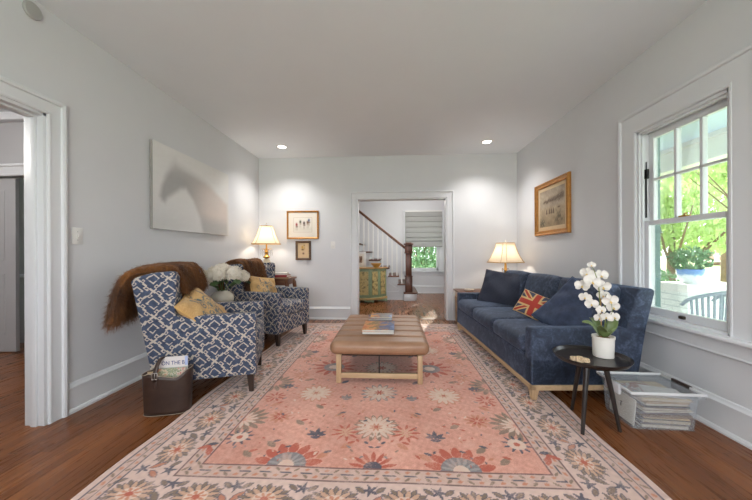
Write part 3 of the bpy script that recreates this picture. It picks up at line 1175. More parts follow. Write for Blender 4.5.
ch1 = make_armchair('navy and cream lattice patterned armchair nearest the doorway, beside the leather magazine basket')
ch2 = dup(ch1, label='navy and cream lattice patterned armchair farther back, near the table lamp')
ch1.location, ch1.rotation_euler.z = (-1.572, 2.576, .0135), math.radians(18)
ch2.location, ch2.rotation_euler.z = (-1.63, 3.955, .0135), math.radians(-16)
for q in (ch1, ch2):
    q['group'] = 'matching lattice armchairs'

# fur throws over the backs
mfur = Mat('brown_faux_fur', rough=.95)
fu, fv, fw = mfur.xyz()
stripe = mfur.noise(3.2, 3, .5, mfur.coord('Object', (1, 6, 1)), .6)
fine = mfur.noise(160, 3, .7, mfur.coord('Object', (1, 1, .25)))
mfur.base(mfur.ramp(stripe * .75 + fine * .35, [(.36, c(56, 31, 12)), (.55, c(114, 70, 30)), (.72, c(164, 108, 54))]))
mfur.b.inputs['Sheen Weight'].default_value = .12
mfur.bump(fine + stripe * .6, .8, .012)


def throw(name, label, path, y0, y1, ch, seed, skew=0.0):
    pts = [Vector((p[0], 0, p[1])) for p in path]
    ln = [0]
    for a, b in zip(pts, pts[1:]):
        ln.append(ln[-1] + (b - a).length)
    def at(t):
        d = t * ln[-1]
        for i in range(len(pts) - 1):
            if d <= ln[i + 1] + 1e-9:
                f = (d - ln[i]) / (ln[i + 1] - ln[i])
                p0, p1, p2, p3 = pts[max(i - 1, 0)], pts[i], pts[i + 1], pts[min(i + 2, len(pts) - 1)]
                return .5 * (2 * p1 + (p2 - p0) * f + (2 * p0 - 5 * p1 + 4 * p2 - p3) * f * f + (3 * p1 - p0 - 3 * p2 + p3) * f ** 3)
        return pts[-1]
    rnd = random.Random(seed)
    ph = [rnd.uniform(0, 6) for _ in range(6)]
    def fn(u, v):
        p = at(u).copy()
        y = y0 + (y1 - y0) * v + skew * (u - .5)
        hang = max(0, u - .5) * 2
        y += .02 * math.sin(7 * u + ph[0]) * (1 - abs(2 * v - 1) * .3) + .05 * hang * (v - .5) * 2
        f = math.sin(v * 17 + ph[1] + 1.5 * u) * .014 + math.sin(v * 31 + ph[2]) * .006
        p.x -= f * (.4 + hang) if u > .4 else -f * .4
        p.z += .012 * math.sin(v * 9 + ph[3] + 3 * u) * (1 - abs(2 * u - 1)) + .03 * math.sin(v * 6 + ph[4]) * max(0, u - .85) * 4
        return Vector((p.x, y, p.z))
    b_ = gridmesh(fn, 60, 44)
    o = obj(name, b_, mfur.m, None, 180)
    m = o.modifiers.new('thick', 'SOLIDIFY'); m.thickness = .042; m.offset = 0
    s = o.modifiers.new('sub', 'SUBSURF'); s.levels = 1; s.render_levels = 1
    tx = bpy.data.textures.new('tufts', 'CLOUDS'); tx.noise_scale = .028
    d = o.modifiers.new('tuft', 'DISPLACE'); d.texture = tx; d.strength = .02; d.mid_level = .5
    o.matrix_world = Matrix.Translation(ch.location) @ Matrix.Rotation(ch.rotation_euler.z, 4, 'Z')
    pm = o.modifiers.new('fur', 'PARTICLE_SYSTEM')
    ps = pm.particle_system.settings
    ps.type = 'HAIR'
    ps.count = 26000
    ps.hair_length = .022
    ps.hair_step = 2
    ps.use_modifier_stack = True
    ps.brownian_factor = .012
    ps.tangent_factor = 0.0
    ps.object_align_factor = (0, 0, -.010)
    ps.root_radius, ps.tip_radius, ps.radius_scale = .9, .2, .0016
    ps.material = 1
    return tag(o, label, 'throw blanket', 'brown fur throws')


throw('fur_throw', 'brown fur throw draped over the back of the nearer armchair', [(-.155, .79), (-.165, .88), (-.21, .985), (-.29, 1.003), (-.41, .99), (-.50, .945), (-.545, .85), (-.56, .73), (-.565, .625)], -.285, .27, ch1, 3, -.17)
throw('fur_throw', 'brown fur throw draped over the back of the farther armchair', [(-.085, .58), (-.125, .72), (-.165, .88), (-.21, .985), (-.30, 1.005), (-.42, .975), (-.49, .88), (-.53, .72), (-.55, .58)], -.27, .12, ch2, 8, .06)

# mustard pillows with a blue scroll
M_piping = simple('mustard_piping', c(206, 168, 104), .9)


def scroll_pillow(label, mtx, seed, w=.46, h=.34, th=.15, ttl=None):
    b_ = pillow(w, h, th, 72, seed, .02)
    lay = b_.verts.layers.float_vector['pu']
    uv = np.array([v[lay][:] for v in b_.verts])
    u, v = uv[:, 0] * w / h, uv[:, 1]
    base = np.tile(np.array((196, 158, 104), float), (len(u), 1))
    rng = np.random.default_rng(seed)
    base += rng.normal(0, 5, len(u))[:, None]
    ink = np.zeros(len(u))
    uu = np.abs(u)
    def spiral(cx, cy, r, turns, d, w_):
        rr, aa = np.hypot(uu - cx, v - cy), np.arctan2((v - cy) * d, uu - cx)
        k = (rr / r * turns - aa / (2 * PI)) % 1
        return ((np.minimum(k, 1 - k) * r / turns < w_) & (rr < r)).astype(float)
    ink = np.maximum(ink, spiral(.33, .22, .26, 1.6, 1, .034))
    ink = np.maximum(ink, spiral(.33, -.27, .26, 1.6, -1, .034))
    ink = np.maximum(ink, spiral(.78, .0, .2, 1.4, -1, .03))
    for k in range(5):
        a = -.9 + .45 * k
        d = np.hypot((uu - .02) * 1.6, (v - a))
        ink = np.maximum(ink, ((np.abs(uu) < .10 * np.abs(np.cos((v - a) * 7))) & (np.abs(v - a) < .2)).astype(float))
    ink = np.maximum(ink, ((np.abs(uu - .5) < .05) & (np.abs(np.abs(v) - .62) < .16)).astype(float))
    ink *= (rng.random(len(u)) > .18) & (np.abs(v) < .82) & (uu < 1.15) & (uv[:, 2] > 0)
    colr = base * (1 - ink[:, None] * .95) + np.array((84, 100, 106), float) * ink[:, None] * .95
    o = obj('throw_pillow', b_, None, None, 180)
    setcol(o.data, np.clip(colr, 0, 255))
    o.data.materials.append(patt('mustard_embroidery', .9, .1, .3, 350))
    obj('piping', piping(w, h, .006), M_piping, o, 180)
    o.matrix_world = mtx
    return tag(o, label, 'pillow', 'mustard pillows with blue scrolls')


def in_chair(ch, loc, nrm, up):
    return Matrix.Translation(ch.location) @ Matrix.Rotation(ch.rotation_euler.z, 4, 'Z') @ frame(loc, nrm, up)


scroll_pillow('mustard pillow with blue scrollwork slumped in the nearer armchair', in_chair(ch1, (-.03, -.12, .635), (.72, -.12, .66), (-.60, -.22, .72)), 5, .48, .40)
scroll_pillow('mustard pillow with blue scrollwork leaning in the farther armchair', in_chair(ch2, (-.035, -.06, .64), (.9, -.1, .42), (-.40, .22, .9)), 11, .43, .34)

# ------------------------------------------------------------------ little table, vase and hydrangeas between the chairs
vt = thing('side_table', 'small round side table between the two patterned armchairs, holding the vase', 'side table', (-1.845, 3.245, 0))
b_ = B(); lathe(b_, [(.0, .49), (.17, .49), (.18, .497), (.18, .512), (.172, .52), (.0, .52)], 32, cap=False); obj('tabletop', b_, M_walnut, vt, 40)
b_ = B(); lathe(b_, [(.022, .02), (.03, .10), (.018, .2), (.018, .4), (.035, .49)], 16); obj('pedestal', b_, M_walnut_z, vt, 50)
b_ = B(); lathe(b_, [(.12, 0), (.125, .012), (.05, .03), (.02, .05)], 24); obj('base', b_, M_walnut, vt, 50)
va = obj('vase', lathe(B(), [(.055, 0), (.075, .006), (.105, .05), (.118, .10), (.112, .145), (.085, .178), (.062, .188), (.058, .196), (.05, .192), (.05, .15)], 36, cap=False), simple('celadon_glaze', c(196, 188, 172), .25, .05, 9), None, 180)
va.location = (-1.845, 3.22, .52)
tag(va, 'round pale grey ceramic vase of white hydrangeas between the armchairs', 'vase')
M_petal = simple('hydrangea_petal', c(238, 230, 214), .8, .06, 60)
M_leaf = simple('hydrangea_leaf', c(66, 92, 52), .55, .25, 25)
M_stem = simple('green_stem', c(96, 120, 66), .6)


def hydrangea(tip, r, seed, label):
    rnd = random.Random(seed)
    base = Vector((-1.845, 3.22, .66))
    t = thing('hydrangea_stem', label, 'flower', base, 0, 'white hydrangeas in the vase')
    d = Vector(tip) - base
    obj('stem', tube(B(), [(0, 0, 0), (d.x * .4, d.y * .4, d.z * .6), d], .004, 6), M_stem, t, 180)
    b_ = B()
    for i in range(230):
        z = 1 - 1.75 * (i + .5) / 230
        a = i * 2.39996
        q = Vector((math.sqrt(max(0, 1 - z * z)) * math.cos(a), math.sqrt(max(0, 1 - z * z)) * math.sin(a), z * .85))
        p = d + q * r * rnd.uniform(.86, 1.08)
        m = frame(p, q + Vector((rnd.uniform(-.5, .5), rnd.uniform(-.5, .5), rnd.uniform(-.5, .5))), (rnd.uniform(-1, 1), rnd.uniform(-1, 1), .3))
        s = r * .15 * rnd.uniform(.8, 1.25)
        cv = b_.verts.new(m @ Vector((0, 0, -.1 * s)))
        for k in range(4):
            an = k * PI / 2
            pts = [(.15, -.0), (.75, -.5), (1.25, 0), (.75, .5)]
            vs = [b_.verts.new(m @ Vector(((x * math.cos(an) - y * math.sin(an)) * s, (x * math.sin(an) + y * math.cos(an)) * s, .25 * s * x))) for x, y in pts]
            b_.faces.new(vs)
    lathe(b_, [(r * .3, -.62 * r), (r * .74, -.3 * r), (r * .84, .1 * r), (r * .62, .5 * r), (r * .2, .72 * r)], 14, d)
    obj('bloom', b_, M_petal, t)
    for k in range(3):
        a = rnd.uniform(0, 6.28)
        b_ = B()
        lv = d + Vector((math.cos(a) * r * .7, math.sin(a) * r * .7, -r * .8))
        dirv = Vector((math.cos(a), math.sin(a), -.25)).normalized()
        sd = Vector((-math.sin(a), math.cos(a), 0))
        rows = [(0, .004), (.3, .30), (.6, .34), (.85, .16), (1, .004)]
        V = [[b_.verts.new(lv + dirv * x * .11 + sd * w * s_ * .12 + Vector((0, 0, -.02 * x * x + abs(s_) * .012))) for s_ in (-1, 0, 1)] for x, w in rows]
        for i in range(4):
            for j in range(2):
                b_.faces.new((V[i][j], V[i + 1][j], V[i + 1][j + 1], V[i][j + 1]))
        obj('leaf', b_, M_leaf, t, 180)
    return t


hydrangea((-2.00, 3.12, .86), .098, 1, 'white hydrangea head leaning toward the near side of the vase')
hydrangea((-1.86, 3.14, .90), .098, 2, 'white hydrangea head at the middle front of the bunch')
hydrangea((-1.885, 3.30, .925), .095, 3, 'white hydrangea head standing highest at the back of the bunch')
hydrangea((-1.71, 3.20, .905), .088, 4, 'white hydrangea head on the room side of the bunch, over the chair arm')
hydrangea((-1.70, 3.36, .86), .08, 5, 'small white hydrangea head behind the others, toward the farther armchair')

# ------------------------------------------------------------------ corner table with lamp and books
ct = thing('corner_table', 'walnut side table with curved legs in the far corner behind the farther armchair', 'side table', (-1.91, 4.74, -.03))
b_ = B(); box(b_, (-.34, -.21, .735), (.34, .21, .765), .01, 3); obj('tabletop', b_, M_walnut, ct, 40)
b_ = B(); box(b_, (-.30, -.175, .66), (.30, .175, .735), .004); obj('apron', b_, M_walnut, ct, 40)
for sx_ in (-1, 1):
    for sy_ in (-1, 1):
        b_ = B()
        tube(b_, [(sx_ * (.285 + dx_), sy_ * (.16 + dx_ * .6), z_) for dx_, z_ in ((0, .735), (.02, .68), (.03, .60), (.015, .45), (-.01, .25), (-.012, .10), (.015, .03), (.025, 0))], [.026, .032, .03, .022, .017, .015, .016, .02], 10)
        obj('leg', b_, M_walnut_z, ct, 60)


def book(name, label, size, mtx, cov, group, pages=None, rz=0):
    w, d, h = size
    t = thing(name, label, 'book', mtx, rz, group)
    b_ = B()
    box(b_, (-w / 2, -d / 2, 0), (w / 2, d / 2, .003)); box(b_, (-w / 2, -d / 2, h - .003), (w / 2, d / 2, h)); box(b_, (-w / 2, -d / 2, .003), (-w / 2 + .003, d / 2, h - .003))
    obj('cover', b_, cov, t)
    b_ = B(); box(b_, (-w / 2 + .003, -d / 2 + .004, .003), (w / 2 - .004, d / 2 - .004, h - .003))
    obj('pages', b_, M_pages, t)
    return t


mp = Mat('paper_edges', c(226, 220, 208), .9)
mp.base(mp.ramp(mp.noise(3, 2, .5, mp.coord('Object', (1, 1, 260))), [(.3, c(196, 190, 178)), (.7, c(234, 229, 219))]))
M_pages = mp.m
M_red = simple('red_cloth', c(150, 44, 48), .7)
M_cream = simple('cream_paper', c(228, 224, 216), .7)
M_tan = simple('tan_cloth', c(158, 126, 92), .7)
book('book', 'tan book at the bottom of the pile beside the corner lamp', (.18, .26, .022), (-1.70, 4.60, .735), M_tan, None, rz=1.64)
book('book', 'red book in the middle of the pile beside the corner lamp', (.17, .24, .034), (-1.70, 4.60, .757), M_red, None, rz=1.52)
book('book', 'white book on top of the pile beside the corner lamp', (.16, .22, .03), (-1.72, 4.605, .791), M_cream, None, rz=1.60)


def shade(n, prof, seams, mat, name, parent, gold):
    """bell shade with n cut corners"""
    b_ = B(); lathe(b_, prof, n, cap=False)
    o = obj(name, b_, mat, parent, 25)
    return o


msd = Mat('lamp_shade_silk', c(248, 234, 208), .9)
nt = msd.nt
tl = msd.n('ShaderNodeBsdfTranslucent'); tl.inputs[0].default_value = c(255, 249, 238)
ad = msd.n('ShaderNodeMixShader'); ad.inputs[0].default_value = .72
msd.link(msd.b.outputs[0], ad.inputs[1]); msd.link(tl.outputs[0], ad.inputs[2]); msd.link(ad.outputs[0], nt.nodes['Material Output'].inputs[0])
M_shade = msd.m
M_shadetrim = simple('shade_braid', c(196, 160, 108), .8)
mcr = Mat('crystal', (1, 1, 1, 1), .03, Transmission_Weight=.95, IOR=1.5)
M_crystal = mcr.m


def table_lamp(label, loc, z0, rb, rt, zb, zt, power, crystal, base_top):
    t = thing('table_lamp', label, 'lamp', loc, 0, None)
    n = 8
    def lathe8(prof, mat, name, par, a0=.0):
        b_ = B()
        # square with cut corners
        rings = []
        for r, z in prof:
            ring = []
            for k in range(4):
                for da in (-.62, 0, .62):
                    a = k * PI / 2 + da + a0
                    rr = r * (1 / max(abs(math.cos(da)), .8) if da else 1.0)
                    ring.append(b_.verts.new((rr * math.cos(a), rr * math.sin(a), z)))
            rings.append(ring)
        m_ = 12
        for p, q_ in zip(rings, rings[1:]):
            for k in range(m_):
                b_.faces.new((p[k], p[(k + 1) % m_], q_[(k + 1) % m_], q_[k]))
        return obj(name, b_, mat, par, 20)
    H_ = zt - zb
    prof = [(rb, zb), (rb * .93, zb + .06 * H_), (rb * .80, zb + .25 * H_), (rb * .66, zb + .5 * H_), (rb * .55, zb + .78 * H_), (rt, zt)]
    s_ = lathe8(prof, M_shade, 'lamp_shade', t, .35)
    m = s_.modifiers.new('t', 'SOLIDIFY'); m.thickness = .002
    for zz, rr in ((zb, rb), (zt, rt)):
        b_ = B()
        ring = []
        for k in range(4):
            for da in (-.62, 0, .62):
                a = k * PI / 2 + da + .35
                q_ = rr * (1 / max(abs(math.cos(da)), .8) if da else 1.0)
                ring.append((q_ * math.cos(a), q_ * math.sin(a), zz))
        tube(b_, ring + ring[:2], .006, 6, cap=False)
        obj('braid', b_, M_shadetrim, s_, 180)
    for k in range(4):
        for da in (-.62, .62):
            a = k * PI / 2 + da + .35
            b_ = B(); tube(b_, [((r / max(abs(math.cos(da)), .8) + .002) * math.cos(a), (r / max(abs(math.cos(da)), .8) + .002) * math.sin(a), z) for r, z in prof], .0028, 5)
            obj('shade_rib', b_, M_shadetrim, s_, 180)
    b_ = B(); tube(b_, [(0, 0, base_top), (0, 0, zt + .02)], .006, 8); obj('rod', b_, M_brass, t, 60)
    b_ = B(); lathe(b_, [(.004, zt + .0), (.012, zt + .012), (.016, zt + .028), (.010, zt + .042), (.003, zt + .05)], 12); obj('finial', b_, M_crystal if crystal else M_white, t, 180)
    b_ = B(); lathe(b_, [(.012, zb + .06), (.024, zb + .09), (.03, zb + .125), (.024, zb + .155), (.006, zb + .172)], 14); bo = obj('bulb', b_, M_glow, t, 180)
    if crystal:
        b_ = B(); lathe(b_, [(.07, 0), (.07, .03), (.05, .04), (.03, .06), (.022, .12), (.035, .16), (.055, .20), (.062, .24), (.045, .285), (.025, .30)], 20); obj('base', b_, simple('lamp_porcelain', c(222, 208, 182), .25), t, 50)
        b_ = B(); lathe(b_, [(.025, .30), (.05, .315), (.055, .33), (.028, .35), (.02, .38), (.034, .395), (.03, .41), (.014, .43), (.011, base_top)], 18); obj('stem', b_, M_brass, t, 50)
        rz = .42
        for k in range(6):
            a = k * PI / 3 + .2
            b_ = B(); tube(b_, [(.012 * math.cos(a), .012 * math.sin(a), .42), (.05 * math.cos(a), .05 * math.sin(a), .455), (.085 * math.cos(a), .085 * math.sin(a), .45)], .0035, 6)
            ar = obj('arm', b_, M_brass, t, 180)
            b_ = B()
            for q_ in range(4):
                zz = .44 - q_ * .024
                lathe(b_, [(.001, zz), (.008, zz - .008), (.008, zz - .014), (.001, zz - .022)], 6, (.085 * math.cos(a), .085 * math.sin(a), 0))
            obj('crystal_drop', b_, M_crystal, ar)
    else:
        b_ = B(); lathe(b_, [(.075, 0), (.075, .02), (.05, .035), (.02, .05), (.018, .09)], 22); obj('base', b_, M_brass, t, 40)
        b_ = B(); lathe(b_, [(.018, .09), (.034, .11), (.022, .13), (.02, .30), (.036, .32), (.02, .345), (.014, base_top)], 18); obj('stem', b_, M_brass, t, 40)
        for k in range(4):
            a = k * PI / 2 + .5
            b_ = B(); lathe(b_, [(.012, .10), (.016, .12), (.014, .30), (.018, .325), (.008, .345)], 10, (.05 * math.cos(a), .05 * math.sin(a), 0)); obj('glass_column', b_, M_crystal, t, 50)
    lamp('lamp_bulb_light', 'POINT', (loc[0], loc[1], loc[2] + (zb + zt) / 2 - .0), power, (1.0, .90, .76), shadow_soft_size=.045)
    return t


table_lamp('crystal-hung brass table lamp with a cream bell shade in the far corner', (-1.99, 4.74, .735), 0, .212, .088, .53, .812, 12, True, .53)
# right hand end table and lamp
et = thing('end_table', 'light wooden end table at the far end of the sofa under the lamp', 'end table', (1.42, 4.79, 0))
b_ = B(); box(b_, (-.43, -.25, .508), (.43, .25, .532), .006, 3); obj('tabletop', b_, M_walnut, et, 40)
b_ = B(); box(b_, (-.40, -.225, .40), (.40, .225, .508), .004); obj('apron', b_, simple('washed_wood', c(186, 160, 132), .5, .12, 14), et, 40)
for sx_ in (-1, 1):
    for sy_ in (-1, 1):
        b_ = B(); bar(b_, (sx_ * .385, sy_ * .21, 0), (sx_ * .385, sy_ * .21, .42), .032, .045); obj('leg', b_, simple('washed_wood_leg', c(182, 154, 126), .5, .12, 14), et)
b_ = B(); box(b_, (-.385, -.205, .13), (.385, .205, .15), .004); obj('shelf', b_, M_walnut, et, 40)
table_lamp('brass table lamp with a warm cream bell shade behind the sofa', (1.72, 4.74, .532), 0, .215, .105, .435, .728, 11, False, .44)
ds = obj('trinket_dish', lathe(B(), [(.03, 0), (.06, .008), (.075, .03), (.07, .03), (.05, .012), (.0, .01)], 24, cap=False), simple('shell_dish', c(214, 200, 184), .5), None, 180)
ds.location = (1.17, 4.72, .532)
tag(ds, 'small pale dish on the end table beside the sofa\'s far arm', 'dish')

# ------------------------------------------------------------------ pictures
def on_wall(which, a, z):
    """matrix: local x to the viewer's right, y up, z out of the wall"""
    if which == 'left':
        return frame((L, a, z), (1, 0, 0), (0, 0, 1))
    if which == 'right':
        return frame((R, a, z), (-1, 0, 0), (0, 0, 1))
    return frame((a, BK, z), (0, -1, 0), (0, 0, 1))


def picture_frame(name, label, w, h, fw, depth, mtx, fmat, prof, mat_w, mat_m, art_fn, nx, ny, art_mat, cat='picture', lip=0):
    t = thing(name, label, cat)
    t.matrix_world = mtx
    b_ = B()
    rings = []
    for sx_, sy_ in ((-1, -1), (1, -1), (1, 1), (-1, 1)):
        rings.append([b_.verts.new((sx_ * (w / 2 - i), sy_ * (h / 2 - i), z)) for i, z in prof])
    n = len(prof)
    for k in range(4):
        for i in range(n - 1):
            b_.faces.new((rings[k][i], rings[(k + 1) % 4][i], rings[(k + 1) % 4][i + 1], rings[k][i + 1]))
    obj('frame', b_, fmat, t, 30)
    b_ = B(); box(b_, (-w / 2 + fw - .004, -h / 2 + fw - .004, .002), (w / 2 - fw + .004, h / 2 - fw + .004, .008))
    if mat_w:
        obj('picture_mat', b_, mat_m, t)
    else:
        obj('backing', b_, mat_m, t)
    aw, ah = w - 2 * fw - 2 * mat_w, h - 2 * fw - 2 * mat_w
    me = flat_grid(aw, ah, nx, ny)
    P = vxy(me)
    setcol(me, np.clip(art_fn(P[:, 0] / aw + .5, P[:, 1] / ah + .5), 0, 255))
    me.transform(Matrix.Translation((0, 0, .009)))
    obj('picture_sheet', me, art_mat, t)
    return t


def nz(x, y, sc, seed):
    r = np.random.default_rng(seed)
    o = np.zeros_like(x, dtype=float)
    for _ in range(16):
        a, k = r.uniform(0, 2 * PI), sc * r.uniform(.5, 2)
        o += np.sin((x * math.cos(a) + y * math.sin(a)) * k + r.uniform(0, 6.28))
    return o / 4


def art_horse(u, v):
    x = u * 1.325 + 2.745 + .075
    poly = [(2.93, .33), (2.90, .38), (2.92, .50), (2.98, .66), (3.07, .82), (3.12, .89), (3.16, .85), (3.25, .825), (3.42, .80), (3.6, .765), (3.72, .72), (3.9, .62), (4.12, .50), (4.12, -.1), (3.6, -.1), (3.52, .2), (3.40, .42), (3.28, .545), (3.2, .525), (3.12, .46), (3.02, .38), (2.975, .315)]
    d = polysd(x, v * .84, [(a, b * .84) for a, b in poly])
    soft = .05 + .05 * sstep(.5, .95, v)
    m = 1 - sstep(-soft, soft * .6, d)
    col = lerpc((222, 221, 219), (230, 229, 227), sstep(.0, .8, v + .2 * nz(u, v, 4, 2)))
    col = lerpc(col, (184, 184, 184), .35 * sstep(.35, .0, v) * sstep(.6, 0, u))
    hc = lerpc((170, 168, 167), (216, 203, 195), sstep(3.2, 3.75, x) * sstep(1.0, .3, np.abs(v - .45) * 2))
    hc = lerpc(hc, (176, 175, 175), sstep(.32, .05, v))
    fade = (1 - .55 * sstep(.62, .9, v)) * .85
    return col + (hc - col) * (m * fade)[:, None] + nz(u, v, 60, 5)[:, None] * .8


t = thing('canvas_print', 'large pale misty photograph of a horse on canvas, on the wall above the armchairs', 'picture')
t.matrix_world = on_wall('left', (2.745 + 4.07) / 2, 1.778)
b_ = B(); box(b_, (-.6625, -.418, .004), (.6625, .418, .034), .002, 1)
obj('stretcher', b_, simple('canvas_edge', c(150, 146, 142), .8), t)
me = flat_grid(1.325, .836, 150, 96)
P = vxy(me)
setcol(me, np.clip(art_horse(1 - (.5 - P[:, 0] / 1.325) , P[:, 1] / .836 + .5), 0, 255))
me.transform(Matrix.Translation((0, 0, .0352)))
obj('print_face', me, patt('satin_print', .22), t)


def art_land(u, v):
    col = lerpc((150, 128, 96), (172, 152, 122), sstep(.0, .45, v))
    col = lerpc(col, (170, 154, 132), sstep(.45, .6, v))
    col = lerpc(col, (158, 142, 122), sstep(.85, 1, v))
    col += nz(u, v, 22, 3)[:, None] * np.array((7, 7, 6)) + nz(u, v, 70, 8)[:, None] * 5
    tr_ = np.exp(-((v - (.70 + .10 * (u - .5) + .02 * nz(u, v * 0, 30, 4))) / (.035 + .045 * sstep(.1, .8, u))) ** 2) * sstep(.12, .2, u) * sstep(1.0, .93, u)
    col = lerpc(col, (88, 70, 54), np.clip(tr_ * (.85 + .3 * nz(u, v, 60, 9)), 0, 1))
    for k, cx in enumerate((.30, .41, .49, .57)):
        a = np.exp(-((u - cx) / .017) ** 2 - ((v - .41) / .055) ** 2)
        col = lerpc(col, (70, 48, 36), np.clip(a * 1.4, 0, 1))
        a = np.exp(-((u - cx) / .03) ** 2 - ((v - .36) / .022) ** 2)
        col = lerpc(col, (84, 60, 44), np.clip(a, 0, 1))
    a = np.exp(-((u - .78) / .05) ** 2 - ((v - .47) / .02) ** 2)
    col = lerpc(col, (92, 70, 52), a)
    bush = np.exp(-((u - .78) / .13) ** 2 - ((v - .2) / (.17)) ** 2) * (.6 + .5 * nz(u, v, 50, 6))
    col = lerpc(col, (86, 76, 54), np.clip(bush, 0, .9))
    b2_ = np.exp(-((u - .12) / .10) ** 2 - ((v - .1) / .12) ** 2) * (.6 + .5 * nz(u, v, 60, 16))
    col = lerpc(col, (74, 70, 54), np.clip(b2_, 0, .8))
    return col


M_art = patt('oil_paint', .55)
gold_prof = [(0, 0), (0, .022), (.004, .034), (.014, .040), (.024, .034), (.030, .026), (.046, .022), (.056, .027), (.062, .020), (.066, .012), (.066, .009)]
picture_frame('framed_painting', 'gilt-framed brown landscape painting with small riders on the wall above the sofa', .83, .70, .066, .04, on_wall('right', 4.016, 1.692), M_gold, gold_prof, .045, M_mattan, art_land, 120, 96, M_art)


def art_riders(u, v):
    col = np.tile(np.array((226, 220, 210), float), (len(u), 1))
    col = lerpc(col, (206, 200, 186), .5 * np.exp(-((v - .2) / .14) ** 2))
    for k, (cx, cy, cc) in enumerate(((.17, .52, (150, 62, 58)), (.37, .70, (84, 82, 66)), (.57, .62, (74, 58, 56)), (.76, .66, (120, 84, 60)), (.83, .80, (80, 92, 130)))):
        a = np.exp(-((u - cx) / .045) ** 2 - ((v - cy) / .09) ** 2)
        col = lerpc(col, cc, np.clip(a * 1.5, 0, 1))
        a = np.exp(-((u - cx - .01) / .055) ** 2 - ((v - cy + .14) / .06) ** 2)
        col = lerpc(col, (176, 158, 140) if k % 2 else (120, 100, 84), np.clip(a, 0, 1))
        for dx_ in (-.03, .03):
            a = np.exp(-((u - cx - dx_) / .009) ** 2 - ((v - cy + .30) / .09) ** 2)
            col = lerpc(col, (140, 122, 106), np.clip(a, 0, 1))
    edge = np.minimum(np.minimum(u, 1 - u) * 1.5, np.minimum(v, 1 - v))
    col[edge < .022] = (190, 176, 156)
    return col


thin_prof = [(0, 0), (0, .018), (.005, .026), (.014, .026), (.022, .018), (.030, .014), (.030, .009)]
picture_frame('framed_print', 'wide gold-framed print of small riders on a white mat, on the back wall', .55, .48, .03, .026, on_wall('back', -1.513, 1.598), M_gold, thin_prof, .085, M_mat, art_riders, 90, 70, M_art)


def art_small(u, v):
    col = np.tile(np.array((212, 184, 146), float), (len(u), 1)) + nz(u, v, 20, 3)[:, None] * 2
    for cx, cy, rx_, ry_, cc in ((.42, .72, .08, .09, (196, 148, 62)), (.58, .84, .05, .05, (150, 120, 70)), (.44, .56, .10, .05, (120, 88, 52)), (.6, .66, .05, .08, (196, 160, 100)), (.5, .30, .07, .055, (110, 70, 60))):
        col = lerpc(col, cc, np.clip(1.3 * np.exp(-((u - cx) / rx_) ** 2 - ((v - cy) / ry_) ** 2), 0, 1))
    return col


dark_prof = [(0, 0), (0, .024), (.006, .03), (.026, .026), (.036, .016), (.036, .009)]
picture_frame('framed_print', 'small dark-framed print with a tan ground, hung below the gold-framed riders', .262, .324, .036, .03, on_wall('back', -1.505, 1.164), simple('dark_frame_wood', c(92, 68, 48), .4, .2, 20), dark_prof, 0, M_mattan, art_small, 40, 50, M_art)


def wall_switch(label, mtx, toggles=1):
    t = thing('light_switch', label, 'light switch')
    t.matrix_world = mtx
    b_ = B(); box(b_, (-.038, -.06, 0), (.038, .06, .006), .003); obj('plate', b_, M_white, t, 40)
    b_ = B(); box(b_, (-.006, -.012, .004), (.006, .012, .016), .002); obj('toggle', b_, M_white, t, 40)
    b_ = B()
    for s in (-1, 1):
        lathe(b_, [(.003, .0055), (.003, .0068)], 8, (0, s * .03, 0))
    obj('screw', b_, simple('screw_steel', c(150, 150, 150), .4, Metallic=.8), t)
    return t


wall_switch('white light switch on the back wall beside the wide opening', on_wall('back', -.999, 1.254))
wall_switch('white light switch on the side wall beside the doorway', on_wall('left', 2.087, 1.252))
b_ = B(); lathe(b_, [(.0, 0), (.052, 0), (.052, .010), (.046, .016), (.0, .018)], 32, cap=False)
o = obj('wall_cover_plate', b_, simple('grey_plastic', c(168, 168, 166), .5), None, 40)
o.matrix_world = on_wall('left', 1.815, 2.665)
tag(o, 'round grey cover plate high on the side wall above the doorway', 'cover plate')
b_ = B(); box(b_, (-.035, -.057, 0), (.035, .057, .005), .002)
for s in (-1, 1):
    box(b_, (-.012, s * .02 - .012, .004), (.012, s * .02 + .012, .007), .002)

for k, (x, y, lb) in enumerate(((-1.667, 4.558, 'round recessed ceiling downlight above the corner with the crystal lamp'), (1.393, 4.548, 'round recessed ceiling downlight above the far end of the sofa'))):
    t = thing('ceiling_downlight', lb, 'ceiling light', (x, y, CE), 0, 'recessed downlights')
    b_ = B(); lathe(b_, [(.060, -.002), (.064, -.010), (.082, -.006), (.086, 0), (.060, 0)], 36, cap=False); obj('trim_ring', b_, M_white, t, 60)
    b_ = B(); lathe(b_, [(.0, -.003), (.060, -.003)], 36, cap=False); obj('lens', b_, M_glow, t)
    lamp('downlight_beam', 'SPOT', (x, y, CE - .02), 58, (1.0, .965, .93), (0, 0, 0), spot_size=math.radians(125), spot_blend=.85, shadow_soft_size=.05)
for x in (-1.6, 1.3):  # assumed downlights added out of view, without fixtures, for the near part of the room
    lamp('downlight_beam', 'SPOT', (x, .9, CE - .02), 30, (1.0, .97, .95), (0, 0, 0), spot_size=math.radians(130), spot_blend=.9, shadow_soft_size=.06)
lamp('hall_fill', 'POINT', (.5, 6.6, 2.5), 40, (1.0, .95, .9), shadow_soft_size=.12)  # fill added to brighten the hall; no fixture stands here
lamp('side_room_fill', 'POINT', (-4.2, 1.4, 2.4), 45, (1.0, .95, .9), shadow_soft_size=.15)  # fill added to brighten the next room, source not modelled

